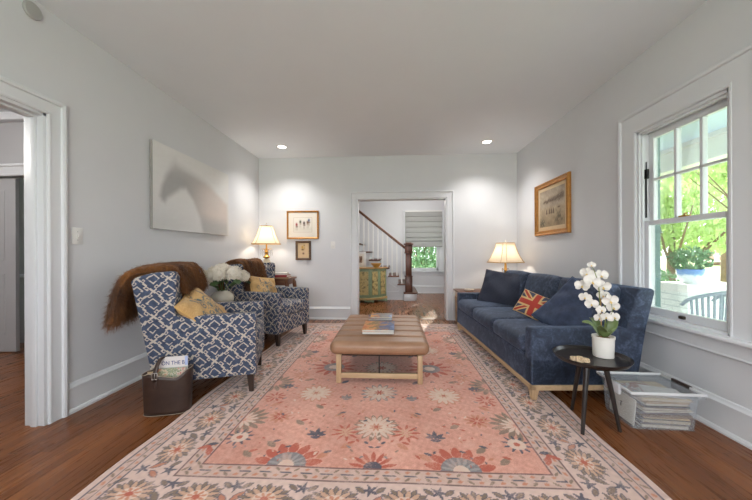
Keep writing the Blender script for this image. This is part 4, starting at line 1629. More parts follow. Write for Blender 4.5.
# ------------------------------------------------------------------ ottoman with books
ot = thing('ottoman', 'long tan leather channel-tufted ottoman on oak legs in the middle of the rug', 'ottoman', (-.115, 3.17, .0135))
GV = (-.4, -.2, 0, .2, .4)
def groove(q):
    d = min(abs(q.y - g) for g in GV)
    if q.z > -.01:
        k = math.exp(-(d / .017) ** 2)
        q.z -= .020 * k * min(1, (q.z + .01) / .05)
    return q
b_ = rbox((.85, 1.20, .115), .05, 150, 6, (.006, .006, .008), groove)
bmesh.ops.translate(b_, verts=b_.verts[:], vec=(0, 0, .292))
ml = Mat('tan_leather', rough=.42)
ml.base(ml.ramp(ml.noise(7, 5, .6), [(.3, c(146, 110, 84)), (.7, c(166, 128, 100))]))
ml.bump(ml.noise(240, 2), .15, .001)
obj('cushion', b_, ml.m, ot, 60)
for sx_ in (-1, 1):
    for sy_ in (-1, 1):
        b_ = B(); box(b_, (sx_ * .345 - .021, sy_ * .575 - .021, 0), (sx_ * .345 + .021, sy_ * .575 + .021, .24), .003); obj('leg', b_, M_lightoak_z, ot, 40)
for sy_ in (-1, 1):
    b_ = B(); box(b_, (-.324, sy_ * .575 - .015, .042), (.324, sy_ * .575 + .015, .084), .003); obj('stretcher', b_, M_lightoak, ot, 40)
b_ = B()
box(b_, (-.33, -.56, .222), (.33, .56, .242), .003)
obj('seat_board', b_, M_dark, ot, 40)
b_ = B(); tube(b_, [(.0, -.575, .08), (.0, -.575, .235)], .005, 8); obj('support_rod', b_, M_blackmetal, ot, 60)


def cover_mat(name, stops, seed):
    m = Mat(name, rough=.45)
    x, y, z = m.xyz()
    n = m.noise(9 + seed, 5, .65)
    m.base(m.ramp(x * 1.9 + .5 + (n - .5) * 1.5, stops))
    return m.m


CV1 = cover_mat('jacket_orange_to_blue', [(.1, c(196, 112, 58)), (.3, c(214, 146, 80)), (.42, c(120, 108, 48)), (.55, c(170, 112, 78)), (.68, c(88, 94, 122)), (.85, c(58, 78, 134)), (1, c(110, 130, 176))], 1)
CV2 = simple('jacket_pale_grey', c(206, 206, 206), .35)
CV3 = cover_mat('jacket_gold_and_grey', [(.1, c(224, 166, 62)), (.3, c(196, 130, 84)), (.45, c(100, 108, 118)), (.65, c(150, 136, 118)), (.85, c(118, 136, 172)), (1, c(180, 190, 210))], 3)
CV4 = cover_mat('jacket_blue', [(.1, c(170, 120, 96)), (.4, c(60, 76, 118)), (.8, c(84, 104, 150)), (1, c(180, 176, 172))], 5)
ZT = .3655 + .0135
book('coffee_table_book', 'pale grey-jacketed book under the orange and blue one, nearest on the ottoman', (.285, .34, .022), (-.135, 2.945, ZT), CV2, 'books on the ottoman', rz=.02)
book('coffee_table_book', 'large orange and blue jacketed book on top of the nearer pile on the ottoman', (.295, .35, .02), (-.13, 2.945, ZT + .022), CV1, 'books on the ottoman', rz=-.015)
book('coffee_table_book', 'blue-jacketed book at the bottom of the farther pile on the ottoman', (.26, .24, .018), (-.14, 3.45, ZT), CV4, 'books on the ottoman', rz=.05)
book('coffee_table_book', 'yellow and grey jacketed book on top of the farther pile on the ottoman', (.235, .22, .018), (-.125, 3.455, ZT + .018), CV3, 'books on the ottoman', rz=.0)

# ------------------------------------------------------------------ sofa
SROT = math.radians(3.0)
SO = Vector((1.035, 2.335, 0))
so = thing('sofa', 'long navy velvet three-seat sofa on a pale oak base below the window', 'sofa', SO, SROT)
mv = Mat('navy_velvet', rough=.75)
nv = mv.noise(9, 6, .72, None, 1.2)
nv2 = mv.noise(60, 4, .7)
mv.base(mv.ramp(nv * .7 + nv2 * .3, [(.32, c(26, 33, 46)), (.5, c(46, 57, 77)), (.66, c(84, 97, 121))]))
mv.b.inputs['Sheen Weight'].default_value = .3
mv.b.inputs['Sheen Roughness'].default_value = .35
mv.b.inputs['Sheen Tint'].default_value = c(150, 175, 215)
mv.bump(nv2, .12, .002)
M_velvet = mv.m
SL = 2.10
b_ = B(); box(b_, (.0, 0, .125), (.76, SL, .325), .012, 3); obj('seat_base', b_, M_velvet, so, 50)
armp = [(.0, .125), (.0, .535), (.012, .548), (.70, .548), (.80, .548), (.79, .125)]
for y0_, y1_ in ((0, .105), (SL - .105, SL)):
    b_ = B(); prism(b_, armp, 1, y0_, y1_, .014, 3); obj('arm', b_, M_velvet, so, 50)
backp = [(.66, .30), (.715, .555), (.795, .815), (.815, .84), (.91, .845), (.93, .825), (.862, .55), (.79, .125), (.66, .125)]
b_ = B(); prism(b_, backp, 1, -.002, SL + .002, .016, 3); obj('back', b_, M_velvet, so, 50)
cw = (SL - .21) / 3
for k in range(3):
    b_ = rbox((.70, cw - .006, .145), .045, 8, 4, (.018, .004, .022))
    bmesh.ops.translate(b_, verts=b_.verts[:], vec=(.335, .105 + cw * (k + .5), .395))
    obj('seat_cushion', b_, M_velvet, so, 60)
for k in range(3):
    b_ = rbox((.15, cw - .01, .43), .05, 8, 4, (.035, .0, .014), None)
    bmesh.ops.transform(b_, matrix=Matrix.Translation((.665, .105 + cw * (k + .5), .655)) @ Matrix.Rotation(math.radians(15), 4, 'Y'), verts=b_.verts[:])
    obj('back_cushion', b_, M_velvet, so, 60)
b_ = B()
for lo, hi in (((.0, .0, .085), (.04, SL, .125)), ((.0, .0, .085), (.77, .035, .125)), ((.0, SL - .035, .085), (.77, SL, .125)), ((.73, 0, .085), (.77, SL, .125))):
    box(b_, lo, hi, .003, 1)
obj('base_rail', b_, M_lightoak_y, so, 40)
for x in (.028, .735):
    for y in (.028, SL - .028):
        b_ = B(); bar(b_, (x, y, .012 if x < .5 else 0), (x, y, .09), .034, .056); obj('leg', b_, M_lightoak_z, so)

M_navy = Mat('dark_navy_velvet', rough=.8)
nn_ = M_navy.noise(14, 5, .7)
M_navy.base(M_navy.ramp(nn_, [(.3, c(38, 46, 66)), (.7, c(62, 74, 100))]))
M_navy.b.inputs['Sheen Weight'].default_value = .4
M_navy.b.inputs['Sheen Tint'].default_value = c(140, 160, 200)
M_char = Mat('charcoal_linen', rough=.9)
nn_ = M_char.noise(90, 3, .7)
M_char.base(M_char.ramp(nn_, [(.3, c(42, 46, 60)), (.7, c(60, 64, 80))]))
M_char.bump(nn_, .2, .001)


def plain_pillow(label, mat, mtx, w, h, th, seed):
    o = obj('throw_pillow', pillow(w, h, th, 40, seed, .035, .016, .06), mat, None, 180)
    obj('piping', piping(w, h, .005, 16, .06), mat, o, 180)
    o.matrix_world = mtx
    return tag(o, label, 'pillow')


plain_pillow('large charcoal pillow at the far end of the sofa below the lamp', M_char.m, frame((1.395, 3.97, .650), (-.60, -.68, .42), (0, 0, 1)) @ Matrix.Rotation(math.radians(-6), 4, 'Z'), .56, .47, .17, 3)
plain_pillow('large dark navy velvet pillow propped at the near end of the sofa', M_navy.m, frame((1.54, 2.69, .615), (-.62, -.55, .52), (-.36, .30, .85)) @ Matrix.Rotation(math.radians(24), 4, 'Z'), .50, .46, .17, 9)


def jack_pillow():
    w, h = .36, .25
    b_ = pillow(w, h, .10, 84, 6, 0, .004, .05)
    lay = b_.verts.layers.float_vector['pu']
    uv = np.array([v[lay][:] for v in b_.verts])
    x, y = uv[:, 0] * 1.5, uv[:, 1]
    BLUE, TAN, RED = (66, 72, 92), (216, 180, 124), (178, 62, 50)
    col = np.tile(np.array(BLUE, float), (len(x), 1))
    def band(d, wd, cc):
        col[np.abs(d) < wd] = cc
    ln = math.hypot(1.5, 1)
    d1, d2 = (x * 1 - y * 1.5) / ln, (x * 1 + y * 1.5) / ln
    for d in (d1, d2):
        band(d, .19, TAN)
    for d in (d1, d2):
        band(d, .09, RED)
    band(x, .36, TAN); band(y, .34, TAN)
    band(x, .22, RED); band(y, .21, RED)
    edge = np.maximum(np.abs(uv[:, 0]), np.abs(uv[:, 1]))
    col[edge > .94] = TAN
    col[uv[:, 2] < 0] = TAN
    o = obj('throw_pillow', b_, None, None, 180)
    setcol(o.data, col)
    o.data.materials.append(patt('needlepoint', .9, .1, .4, 300))
    o.matrix_world = frame((1.37, 3.00, .60), (-.62, -.60, .48), (.36, -.02, .80))
    tag(o, 'small needlepoint pillow with a red, tan and blue British flag on the sofa', 'pillow')


jack_pillow()

# ------------------------------------------------------------------ tripod table, orchid, trivet
TT = Vector((1.272, 2.03, 0))
tt = thing('tripod_table', 'round black tray-top table on three splayed legs beside the sofa arm', 'side table', TT)
b_ = B(); lathe(b_, [(.0, .420), (.15, .420), (.195, .430), (.212, .454), (.214, .459), (.208, .459), (.196, .440), (.0, .436)], 48, cap=False); obj('tray_top', b_, M_black, tt, 50)
for fx, fy in ((1.268, 2.235), (1.149, 1.915), (1.412, 1.978)):
    d = Vector((fx, fy, 0)) - TT
    b_ = B(); tube(b_, [(d.x, d.y, .0135 if fx < 1.2 else 0), (d.x * .72, d.y * .72, .24), (d.x * .48, d.y * .48, .424)], [.0105, .0145, .0175], 12); obj('leg', b_, M_black, tt, 60)
OP = Vector((1.372, 2.065, .4402))
orc = thing('potted_orchid', 'white moth orchid in a plain white pot on the black tripod table', 'plant', OP)
b_ = B(); lathe(b_, [(.0, .0), (.056, 0), (.058, .004), (.061, .118), (.064, .12), (.064, .134), (.058, .134), (.056, .112), (.0, .11)], 36, cap=False); obj('pot', b_, simple('white_ceramic', c(232, 228, 220), .35), orc, 50)
b_ = B(); lathe(b_, [(.057, .106), (.04, .122), (.0, .126)], 20, cap=False); obj('moss', b_, simple('dry_moss', c(146, 116, 78), .95, .3, 60, .8, 90), orc, 180)
rr = Vector((math.cos(.35), -math.sin(.35) * 0 + math.sin(.05), 0))
PXR = .0064
RGT = Vector((.83, -.56, 0)).normalized()  # across the spray
DEP = Vector((.56, .83, 0))
def sp_(u, v, d=0):
    return RGT * ((u - 604) * PXR * .93) + Vector((0, 0, (339 - v) * PXR + .128)) + DEP * d
M_orcs = simple('orchid_stem', c(122, 132, 70), .55, .15, 20)
for pts in ([(603, 341, 0), (602, 320, .01), (601, 300, .0), (600, 284, -.01), (596, 271, -.01), (592, 264, 0)], [(605, 341, .01), (606, 322, .015), (605, 304, .01), (607, 296, 0), (611, 300, -.02), (612, 312, -.025), (609, 320, -.02)]):
    b_ = B(); tube(b_, [sp_(*p) for p in pts], [.0042, .004, .0036, .003, .0022, .0015][:len(pts)] + [.0015] * max(0, len(pts) - 6), 7); obj('stem', b_, M_orcs, orc, 180)
b_ = B(); tube(b_, [sp_(602.5, 341, -.006), sp_(602, 300, -.006)], .0022, 6); obj('stake', b_, simple('bamboo_stake', c(186, 140, 84), .7), orc, 180)
M_orp = simple('orchid_petal', c(226, 222, 214), .55)
M_orl = simple('orchid_lip', c(214, 184, 110), .5)
M_orgr = simple('orchid_leaf', c(104, 122, 74), .4, .2, 16)


def petal(b_, m, ang, ln, wd, curl=.2, base=.0):
    rows = [(0, .12), (.25, .62), (.55, 1.0), (.8, .8), (.95, .4), (1.0, .06)]
    V = []
    for x, w in rows:
        row = []
        for s in (-1, -.5, 0, .5, 1):
            px, py = base + x * ln, s * w * wd / 2
            pz = -curl * ln * x * x + .12 * wd * s * s
            row.append(b_.verts.new(m @ Vector((px * math.cos(ang) - py * math.sin(ang), px * math.sin(ang) + py * math.cos(ang), pz))))
        V.append(row)
    for i in range(len(rows) - 1):
        for j in range(4):
            b_.faces.new((V[i][j], V[i + 1][j], V[i + 1][j + 1], V[i][j + 1]))


blooms = [(585, 288, .05, 0), (594.5, 283, .062, -.03), (590, 275, .05, .02), (602, 277, .05, .03), (594, 266, .028, 0), (604, 288, .05, .02), (588, 300, .042, .0), (594, 306, .044, -.02),
          (610, 301, .05, -.02), (612.5, 308, .044, .02), (602, 311, .036, -.03), (600, 320, .036, 0), (607, 318, .036, -.02), (613, 318, .042, .01), (604, 297, .04, .03)]
rnd = random.Random(5)
for u, v, r, d in blooms:
    r *= .88
    p = sp_(u, v, d - .012)
    nrm = Vector((-.45 + rnd.uniform(-.45, .45), -.85, rnd.uniform(-.15, .35)))
    m = frame(p, nrm, (rnd.uniform(-.3, .3), 0, 1))
    b_ = B()
    for a in (PI / 2, PI / 2 + 2.2, PI / 2 - 2.2):
        petal(b_, m, a, r * .95, r * .72, .15)
    for a in (.18, PI - .18):
        petal(b_, m @ Matrix.Translation((0, 0, .002)), a, r * 1.05, r * 1.15, .1)
    f = obj('flower', b_, M_orp, orc, 180)
    b_ = B(); petal(b_, m @ Matrix.Translation((0, 0, .006)), -PI / 2, r * .42, r * .3, -.5)
    obj('lip', b_, M_orl, f, 180)
for pts, wd in (([(604, 339, -.01), (606, 332, -.04), (608, 329, -.07), (609, 331, -.10)], .085), ([(606, 339, .0), (611, 331, .02), (613, 325, .04), (613, 322, .06)], .06), ([(601, 339, 0), (596, 331, .01), (591, 327, .0), (585, 327, -.01)], .038), ([(602, 339, .02), (599, 330, .05), (595, 326, .09), (592, 326, .12)], .05)):
    P_ = [sp_(*p) for p in pts]
    def lf(u, v, P_=P_, wd=wd):
        f = u * 3
        i = min(int(f), 2)
        q = P_[i].lerp(P_[i + 1], f - i)
        d = (P_[i + 1] - P_[i]).normalized()
        s = d.cross(Vector((0, -.5, 1))).normalized()
        w = wd * (.25 + .75 * math.sin(min(1, u * .9 + .1) * PI) ** .6)
        return q + s * (v - .5) * w + Vector((0, 0, .25 * wd * (2 * v - 1) ** 2))
    o = obj('leaf', gridmesh(lf, 10, 6), M_orgr, orc, 180)
    md = o.modifiers.new('t', 'SOLIDIFY'); md.thickness = .003
b_ = B()
for i in range(7):
    a = i * 2 * PI / 6
    x, y = (.035 * math.cos(a), .035 * math.sin(a)) if i < 6 else (0, 0)
    pts = [(x + .019 * math.cos(2 * PI * k / 14), y + .019 * math.sin(2 * PI * k / 14), .005) for k in range(14)]
    tube(b_, pts + pts[:2], .0055, 6, cap=False)
    lathe(b_, [(.008, .001), (.010, .005), (.006, .009)], 8, (x, y, 0))
o = obj('trivet', b_, simple('bleached_wood', c(206, 182, 150), .7, .1, 40), None, 60)
o.location = (1.176, 1.985, .4400)
tag(o, 'pale openwork trivet lying on the black tripod table', 'trivet')

# ------------------------------------------------------------------ storage bin with papers
BR = math.radians(-2)
BO = Vector((1.708, 2.148, 0))
mpb = Mat('frosted_clear_plastic', c(226, 230, 234), .22)
nt = mpb.nt
trn = mpb.n('ShaderNodeBsdfTransparent'); trn.inputs[0].default_value = (.96, .97, .98, 1)
mx_ = mpb.n('ShaderNodeMixShader'); mx_.inputs[0].default_value = .13
mpb.link(trn.outputs[0], mx_.inputs[1]); mpb.link(mpb.b.outputs[0], mx_.inputs[2]); mpb.link(mx_.outputs[0], nt.nodes['Material Output'].inputs[0])
mpr = Mat('frosted_rim_plastic', c(240, 241, 242), .25)
nt = mpr.nt
trn = mpr.n('ShaderNodeBsdfTransparent')
mx_ = mpr.n('ShaderNodeMixShader'); mx_.inputs[0].default_value = .75
mpr.link(trn.outputs[0], mx_.inputs[1]); mpr.link(mpr.b.outputs[0], mx_.inputs[2]); mpr.link(mx_.outputs[0], nt.nodes['Material Output'].inputs[0])
bn = thing('storage_bin', 'clear lidded plastic storage bin full of papers on the floor below the window', 'storage bin', BO, BR)
bw, bd, bh = .405, .315, .232
def tub(bw, bd, z0, z1, tp, th):
    b_ = B()
    def ring(w, d, z, r=.03):
        out = []
        for cx, cy, a0 in ((w / 2 - r, d / 2 - r, 0), (-w / 2 + r, d / 2 - r, PI / 2), (-w / 2 + r, -d / 2 + r, PI), (w / 2 - r, -d / 2 + r, 1.5 * PI)):
            for i in range(6):
                a = a0 + PI / 2 * i / 5
                out.append(b_.verts.new((cx + r * math.cos(a), cy + r * math.sin(a), z)))
        return out
    r0, r1 = ring(bw - tp, bd - tp, z0), ring(bw, bd, z1)
    i1, i0 = ring(bw - th * 2, bd - th * 2, z1), ring(bw - tp - th * 2, bd - tp - th * 2, z0 + th)
    for p, q in ((r0, r1), (r1, i1), (i1, i0)):
        for k in range(len(p)):
            b_.faces.new((p[k], p[(k + 1) % len(p)], q[(k + 1) % len(p)], q[k]))
    b_.faces.new(r0[::-1]); b_.faces.new(i0)
    return b_
obj('tub', tub(bw, bd, 0, bh, .03, .003), mpb.m, bn, 40)
b_ = B()
box(b_, (-bw / 2 - .012, -bd / 2 - .012, bh - .004), (bw / 2 + .012, bd / 2 + .012, bh + .004), .003)
for lo, hi in (((-bw / 2 - .014, -bd / 2 - .014, bh - .018), (bw / 2 + .014, -bd / 2 - .004, bh + .012)), ((-bw / 2 - .014, bd / 2 + .004, bh - .018), (bw / 2 + .014, bd / 2 + .014, bh + .012)),
               ((-bw / 2 - .014, -bd / 2 - .004, bh - .018), (-bw / 2 - .004, bd / 2 + .004, bh + .012)), ((bw / 2 + .004, -bd / 2 - .004, bh - .018), (bw / 2 + .014, bd / 2 + .004, bh + .012))):
    box(b_, lo, hi, .003)
o = obj('lid', b_, mpb.m, bn, 40)
b_ = B()
for x0, x1, y0, y1 in ((-bw / 2 - .016, bw / 2 + .016, -bd / 2 - .016, -bd / 2 - .003), (-bw / 2 - .016, -bw / 2 - .003, -bd / 2, bd / 2), (bw / 2 + .003, bw / 2 + .016, -bd / 2, bd / 2), (-bw / 2 - .016, bw / 2 + .016, bd / 2 + .003, bd / 2 + .016)):
    box(b_, (x0, y0, bh - .003), (x1, y1, bh + .014), .004)
obj('lid_rim', b_, mpr.m, o, 40)
for s in (-1, 1):
    b_ = B(); box(b_, (s * (bw / 2 + .012) - .010, -.07, bh - .05), (s * (bw / 2 + .012) + .010, .07, bh + .018), .005); 
    la = obj('latch', b_, mpr.m if s < 0 else M_dark, bn, 40)
# papers lying in the bin
rnd = random.Random(12)
PC = [c(120, 88, 64), c(70, 62, 64), c(196, 176, 150), c(190, 174, 150), c(150, 118, 92), c(206, 194, 176), c(124, 92, 70), c(178, 152, 122), c(208, 190, 160), c(96, 84, 86), c(190, 160, 118)]
z = .006
for k in range(18):
    h_ = rnd.choice((.005, .008, .012, .016))
    w_, d_ = rnd.uniform(.25, .30), rnd.uniform(.24, .275)
    b_ = B(); box(b_, (-w_ / 2, -d_ / 2, 0), (w_ / 2, d_ / 2, h_), .001, 1)
    o = obj('magazine', b_, simple('paper_stock', rnd.choice(PC), .8, .12, 30))
    rz = rnd.uniform(-.07, .07)
    o.matrix_world = Matrix.Translation(BO) @ Matrix.Rotation(BR, 4, 'Z') @ Matrix.Translation((.022 + rnd.uniform(-.006, .006), rnd.uniform(-.006, .006), z)) @ Matrix.Rotation(rz, 4, 'Z')
    tag(o, 'magazine or folder lying in the pile inside the clear storage bin', 'magazine', 'papers in the storage bin')
    z += h_ + .0012
    if z > bh - .045:
        break
for k, (x_, y_, r_, cv, lb) in enumerate(((-.03, .02, .3, cover_mat('glossy_cover', [(.1, c(120, 140, 170)), (.35, c(222, 220, 214)), (.5, c(160, 90, 80)), (.7, c(210, 200, 180)), (1, c(90, 100, 110))], 20), 'glossy picture magazine lying uppermost at the back of the clear bin'), (.05, -.05, -.35, simple('white_sheet', c(226, 224, 220), .7, .1, 30), 'loose white sheet lying on top of the papers in the clear bin'))):
    b_ = B(); box(b_, (-.10, -.075, 0), (.10, .075, .004), .001, 1)
    o = obj('magazine' if k == 0 else 'paper_sheet', b_, cv)
    o.matrix_world = Matrix.Translation(BO) @ Matrix.Rotation(BR, 4, 'Z') @ Matrix.Translation((x_, y_, z + .001 + .006 * k)) @ Matrix.Rotation(r_, 4, 'Z')
    tag(o, lb, 'magazine' if k == 0 else 'paper')
b_ = B(); box(b_, (-.0025, -.125, 0), (.0025, .105, .165), .001, 1)
fo = obj('folder', b_, simple('cream_card', c(220, 212, 198), .8), None)
b_ = B(); box(b_, (-.0032, -.005, .072), (-.0026, .004, .104)); box(b_, (-.0032, -.012, .100), (-.0026, .011, .104))
obj('printed_mark', b_, M_black, fo)
fo.matrix_world = Matrix.Translation(BO) @ Matrix.Rotation(BR, 4, 'Z') @ Matrix.Translation((-bw / 2 + .034, 0, .008)) @ Matrix.Rotation(math.radians(5), 4, 'Y')
tag(fo, 'cream folder with a dark mark standing at the side of the clear bin', 'folder')

# ------------------------------------------------------------------ leather magazine basket
MB_ = Matrix.Translation((-1.592, 2.085, 0)) @ Matrix.Rotation(math.radians(15), 4, 'Z')
mk = thing('magazine_basket', 'dark brown leather magazine basket with a buckled strap beside the nearer armchair', 'basket')
mk.matrix_world = MB_
ml2 = Mat('brown_leather', rough=.42)
ml2.base(ml2.ramp(ml2.noise(10, 5, .6), [(.3, c(46, 32, 27)), (.7, c(64, 46, 38))]))
ml2.bump(ml2.noise(200, 2), .15, .001)
bw2, bd2, hh = .31, .13, .295
def rim(a):
    s = math.cos(a)
    return hh + (.012 * s) - .036 * math.exp(-((s - .25) / .33) ** 2) + .010 * math.exp(-((s + .38) / .2) ** 2) + .012 * max(0, s - .6)
def wall_fn(th):
    def fn(u, v):
        a = 2 * PI * u
        ca, sa = math.cos(a), math.sin(a)
        e = .55
        k = (1 - .06 * (1 - v))
        x = math.copysign(abs(ca) ** e, ca) * (bw2 / 2 - th) * k
        y = math.copysign(abs(sa) ** .75, sa) * (bd2 / 2 - th) * (1 + .12 * v)
        return Vector((x, y, .004 + (rim(a) - .004) * v))
    return fn
b_ = gridmesh(wall_fn(0), 64, 10)
bmesh.ops.remove_doubles(b_, verts=b_.verts[:], dist=1e-5)
o = obj('leather_body', b_, ml2.m, mk, 180)
m = o.modifiers.new('t', 'SOLIDIFY'); m.thickness = .004; m.offset = -1
b_ = B()
pts = [Vector(wall_fn(0)(i / 40, 0)) for i in range(40)]
va_ = [b_.verts.new((p.x, p.y, .003)) for p in pts]; vb_ = [b_.verts.new((p.x, p.y, .009)) for p in pts]
b_.faces.new(va_[::-1]); b_.faces.new(vb_)
for i in range(40):
    b_.faces.new((va_[i], va_[(i + 1) % 40], vb_[(i + 1) % 40], vb_[i]))
obj('bottom', b_, ml2.m, mk)
M_stitch = simple('pale_stitching', c(176, 160, 142), .8)
b_ = B(); tube(b_, [wall_fn(-.002)(i / 64, .012) for i in range(66)], .0018, 5, cap=False); obj('welt', b_, M_stitch, mk, 180)
b_ = B(); tube(b_, [wall_fn(-.0005)(i / 64, 1.0) for i in range(66)], .0022, 5, cap=False); obj('rim_stitching', b_, M_stitch, mk, 180)
def strap(u, v):
    a = PI * u
    x = -.056 + .045 * u
    y = -(bd2 / 2 + .012) * math.cos(a)
    z = .245 + .145 * math.sin(a) ** .8
    return Vector((x + (v - .5) * .026, y, z))
b_ = gridmesh(strap, 28, 2)
o = obj('handle', b_, ml2.m, mk, 180)
m = o.modifiers.new('t', 'SOLIDIFY'); m.thickness = .005
M_steel = simple('brushed_nickel', c(186, 182, 176), .3, Metallic=.9)
b_ = B()
yb = -(bd2 / 2 + .013)
tube(b_, [(-.068, yb, .262), (-.036, yb, .262), (-.036, yb, .305), (-.068, yb, .305), (-.068, yb, .262), (-.036, yb, .262)], .003, 6, cap=False)
tube(b_, [(-.052, yb - .003, .262), (-.052, yb - .003, .305)], .002, 6)
obj('buckle', b_, M_steel, mk, 180)
b_ = B(); prism(b_, [(-.064, .262), (-.040, .262), (-.040, .205), (-.046, .195), (-.058, .195), (-.064, .205)], 1, yb + .002, yb + .006, .001); obj('strap_end', b_, ml2.m, mk, 40)


def magazine(label, w, h, loc, tilt, cov, seed):
    t = thing('magazine', label, 'magazine')
    t.matrix_world = MB_ @ Matrix.Translation(loc) @ Matrix.Rotation(tilt, 4, 'X')
    b_ = B(); box(b_, (-w / 2, -.004, 0), (w / 2, .004, h), .001, 1)
    obj('cover', b_, cov, t)
    return t


mg1 = magazine('magazine with a blue ON THE B headline standing in the leather basket', .185, .375, (.032, .006, .012), 0, simple('white_gloss_paper', c(222, 216, 214), .35, .04, 20), 1)
text('ON THE B', .0355, simple('blue_ink', c(40, 58, 124), .5), Matrix.Translation((-.076, -.0046, .318)) @ Matrix.Rotation(PI / 2, 4, 'X') @ Matrix.Diagonal((.92, 1.1, 1, 1)), 'headline', mg1)
b_ = B(); box(b_, (.074, -.0044, .31), (.0922, -.0042, .374)); obj('corner_patch', b_, simple('pale_blue_ink', c(170, 184, 222), .5), mg1)
b_ = B(); box(b_, (-.09, -.0047, .285), (.09, -.0042, .300)); obj('cover_band', b_, simple('grey_green_ink', c(176, 182, 172), .5), mg1)
magazine('magazine with a coloured cover in front of the headline one in the basket', .18, .30, (.03, -.018, .012), 0, cover_mat('mixed_cover', [(.2, c(196, 120, 90)), (.4, c(206, 196, 170)), (.5, c(96, 124, 86)), (.62, c(214, 204, 190)), (.8, c(186, 80, 70)), (1, c(226, 220, 210))], 30), 2)
magazine('pale magazine standing against the doorway end of the leather basket', .10, .275, (-.085, .012, .012), 0, simple('buff_paper', c(196, 170, 136), .6, .2, 30), 3)

# ------------------------------------------------------------------ green cabinet in the hall
cb_ = thing('painted_cabinet', 'green painted cabinet with canted sides and gold floral panels in the hall', 'cabinet', (-.80, 7.12, 0))
M_green = simple('sage_green_paint', c(140, 158, 124), .5, .12, 14)
M_gpanel = Mat('gold_floral_panel', rough=.5)
gx, gy, gz = M_gpanel.xyz()
fn_ = M_gpanel.noise(16, 4, .6)
M_gpanel.base(M_gpanel.ramp(fn_, [(.36, c(120, 110, 74)), (.47, c(192, 170, 112)), (.62, c(206, 186, 128)), (.72, c(128, 122, 86))]))
front = [(-.66, 0), (-.58, -.20), (-.32, -.36), (.32, -.36), (.50, -.26), (.66, -.02), (.66, 0)]
sc_ = lambda k: [(x * k, y * k) for x, y in front]
b_ = B(); prism(b_, front, 2, .10, .76, .004); obj('body', b_, M_green, cb_, 30)
b_ = B(); prism(b_, sc_(1.05), 2, .76, .785, .006); obj('top', b_, simple('ochre_top', c(196, 154, 96), .45, .1, 12), cb_, 30)
b_ = B(); prism(b_, sc_(1.035), 2, .06, .115, .01); obj('plinth', b_, simple('ochre_moulding', c(182, 154, 100), .5, .12, 20), cb_, 30)
for x, y in ((-.50, -.2), (.28, -.32), (.58, -.1)):
    b_ = B(); prism(b_, [(x - .1, .0), (x - .06, .02), (x + .06, .02), (x + .1, 0), (x + .1, .07), (x - .1, .07)], 1, y - .02, y + .06, .004); obj('foot', b_, M_green, cb_, 30)
def panel(p, q, m0, m1, z0, z1, name='door_panel'):
    p, q = Vector((p[0], p[1], 0)), Vector((q[0], q[1], 0))
    d = q - p
    n = Vector((d.y, -d.x, 0)).normalized()
    a, b = p + d * m0, p + d * m1
    b_ = B()
    vs = []
    for pt in (a, b):
        for off_ in (-.004, .012):
            for zz in (z0, z1):
                vs.append(b_.verts.new(pt + n * off_ + Vector((0, 0, zz))))
    for f in ((0, 1, 3, 2), (4, 6, 7, 5), (0, 4, 5, 1), (2, 3, 7, 6), (0, 2, 6, 4), (1, 5, 7, 3)):
        b_.faces.new([vs[i] for i in f])
    return obj(name, b_, M_gpanel.m, cb_)
panel(front[2], front[3], .08, .46, .18, .70)
panel(front[2], front[3], .54, .92, .18, .70)
panel(front[3], front[4], .18, .82, .18, .70)
panel(front[4], front[5], .22, .80, .18, .70)
panel(front[1], front[2], .2, .8, .18, .70)
b_ = B(); lathe(b_, [(.05, 0), (.055, .006), (.11, .07), (.125, .095), (.128, .098), (.118, .095), (.03, .012), (.0, .010)], 28, cap=False)
o = obj('bowl', b_, simple('ochre_bowl', c(214, 164, 84), .4, .06, 14), None, 60)
o.location = (-.365, 6.90, .785)
tag(o, 'ochre yellow bowl on top of the green cabinet in the hall', 'bowl')
fp = thing('photo_frame', 'white-framed small picture leaning on the green hall cabinet', 'picture', (-.70, 7.05, .785))
b_ = B(); box(b_, (-.17, -.012, 0), (.09, .0, .36), .004); obj('frame', b_, M_white, fp, 40)
b_ = B(); box(b_, (-.12, -.0135, .05), (.045, -.012, .31)); obj('picture_mat', b_, M_mat, fp)
me = flat_grid(.085, .15, 12, 20); P = vxy(me)
setcol(me, lerpc((110, 78, 58), (176, 150, 126), np.clip(.5 + .5 * nz(P[:, 0] * 10, P[:, 1] * 10, 8, 3), 0, 1)))
o = obj('picture_sheet', me, M_art, fp)
o.matrix_local = frame((-.035, -.0142, .18), (0, -1, 0), (0, 0, 1))
# warm wall sconce glimpsed in the next room
sc = thing('wall_sconce', 'small wall sconce glimpsed through the doorway in the next room', 'wall light', (-4.50, 3.62, 1.55))
b_ = B(); box(b_, (-.02, -.012, -.12), (.02, 0, .10), .004); obj('backplate', b_, M_brass, sc, 40)
b_ = B(); lathe(b_, [(.012, .0), (.022, .03), (.014, .09)], 12, (0, -.05, 0)); obj('candle_bulb', b_, Mat('warm_bulb', (1, .8, .5, 1), .5, Emission_Color=(1, .6, .3, 1), Emission_Strength=1.2).m, sc, 180)
b_ = B(); tube(b_, [(0, -.01, -.03), (0, -.05, -.03), (0, -.05, .0)], .005, 6); obj('arm', b_, M_brass, sc, 180)

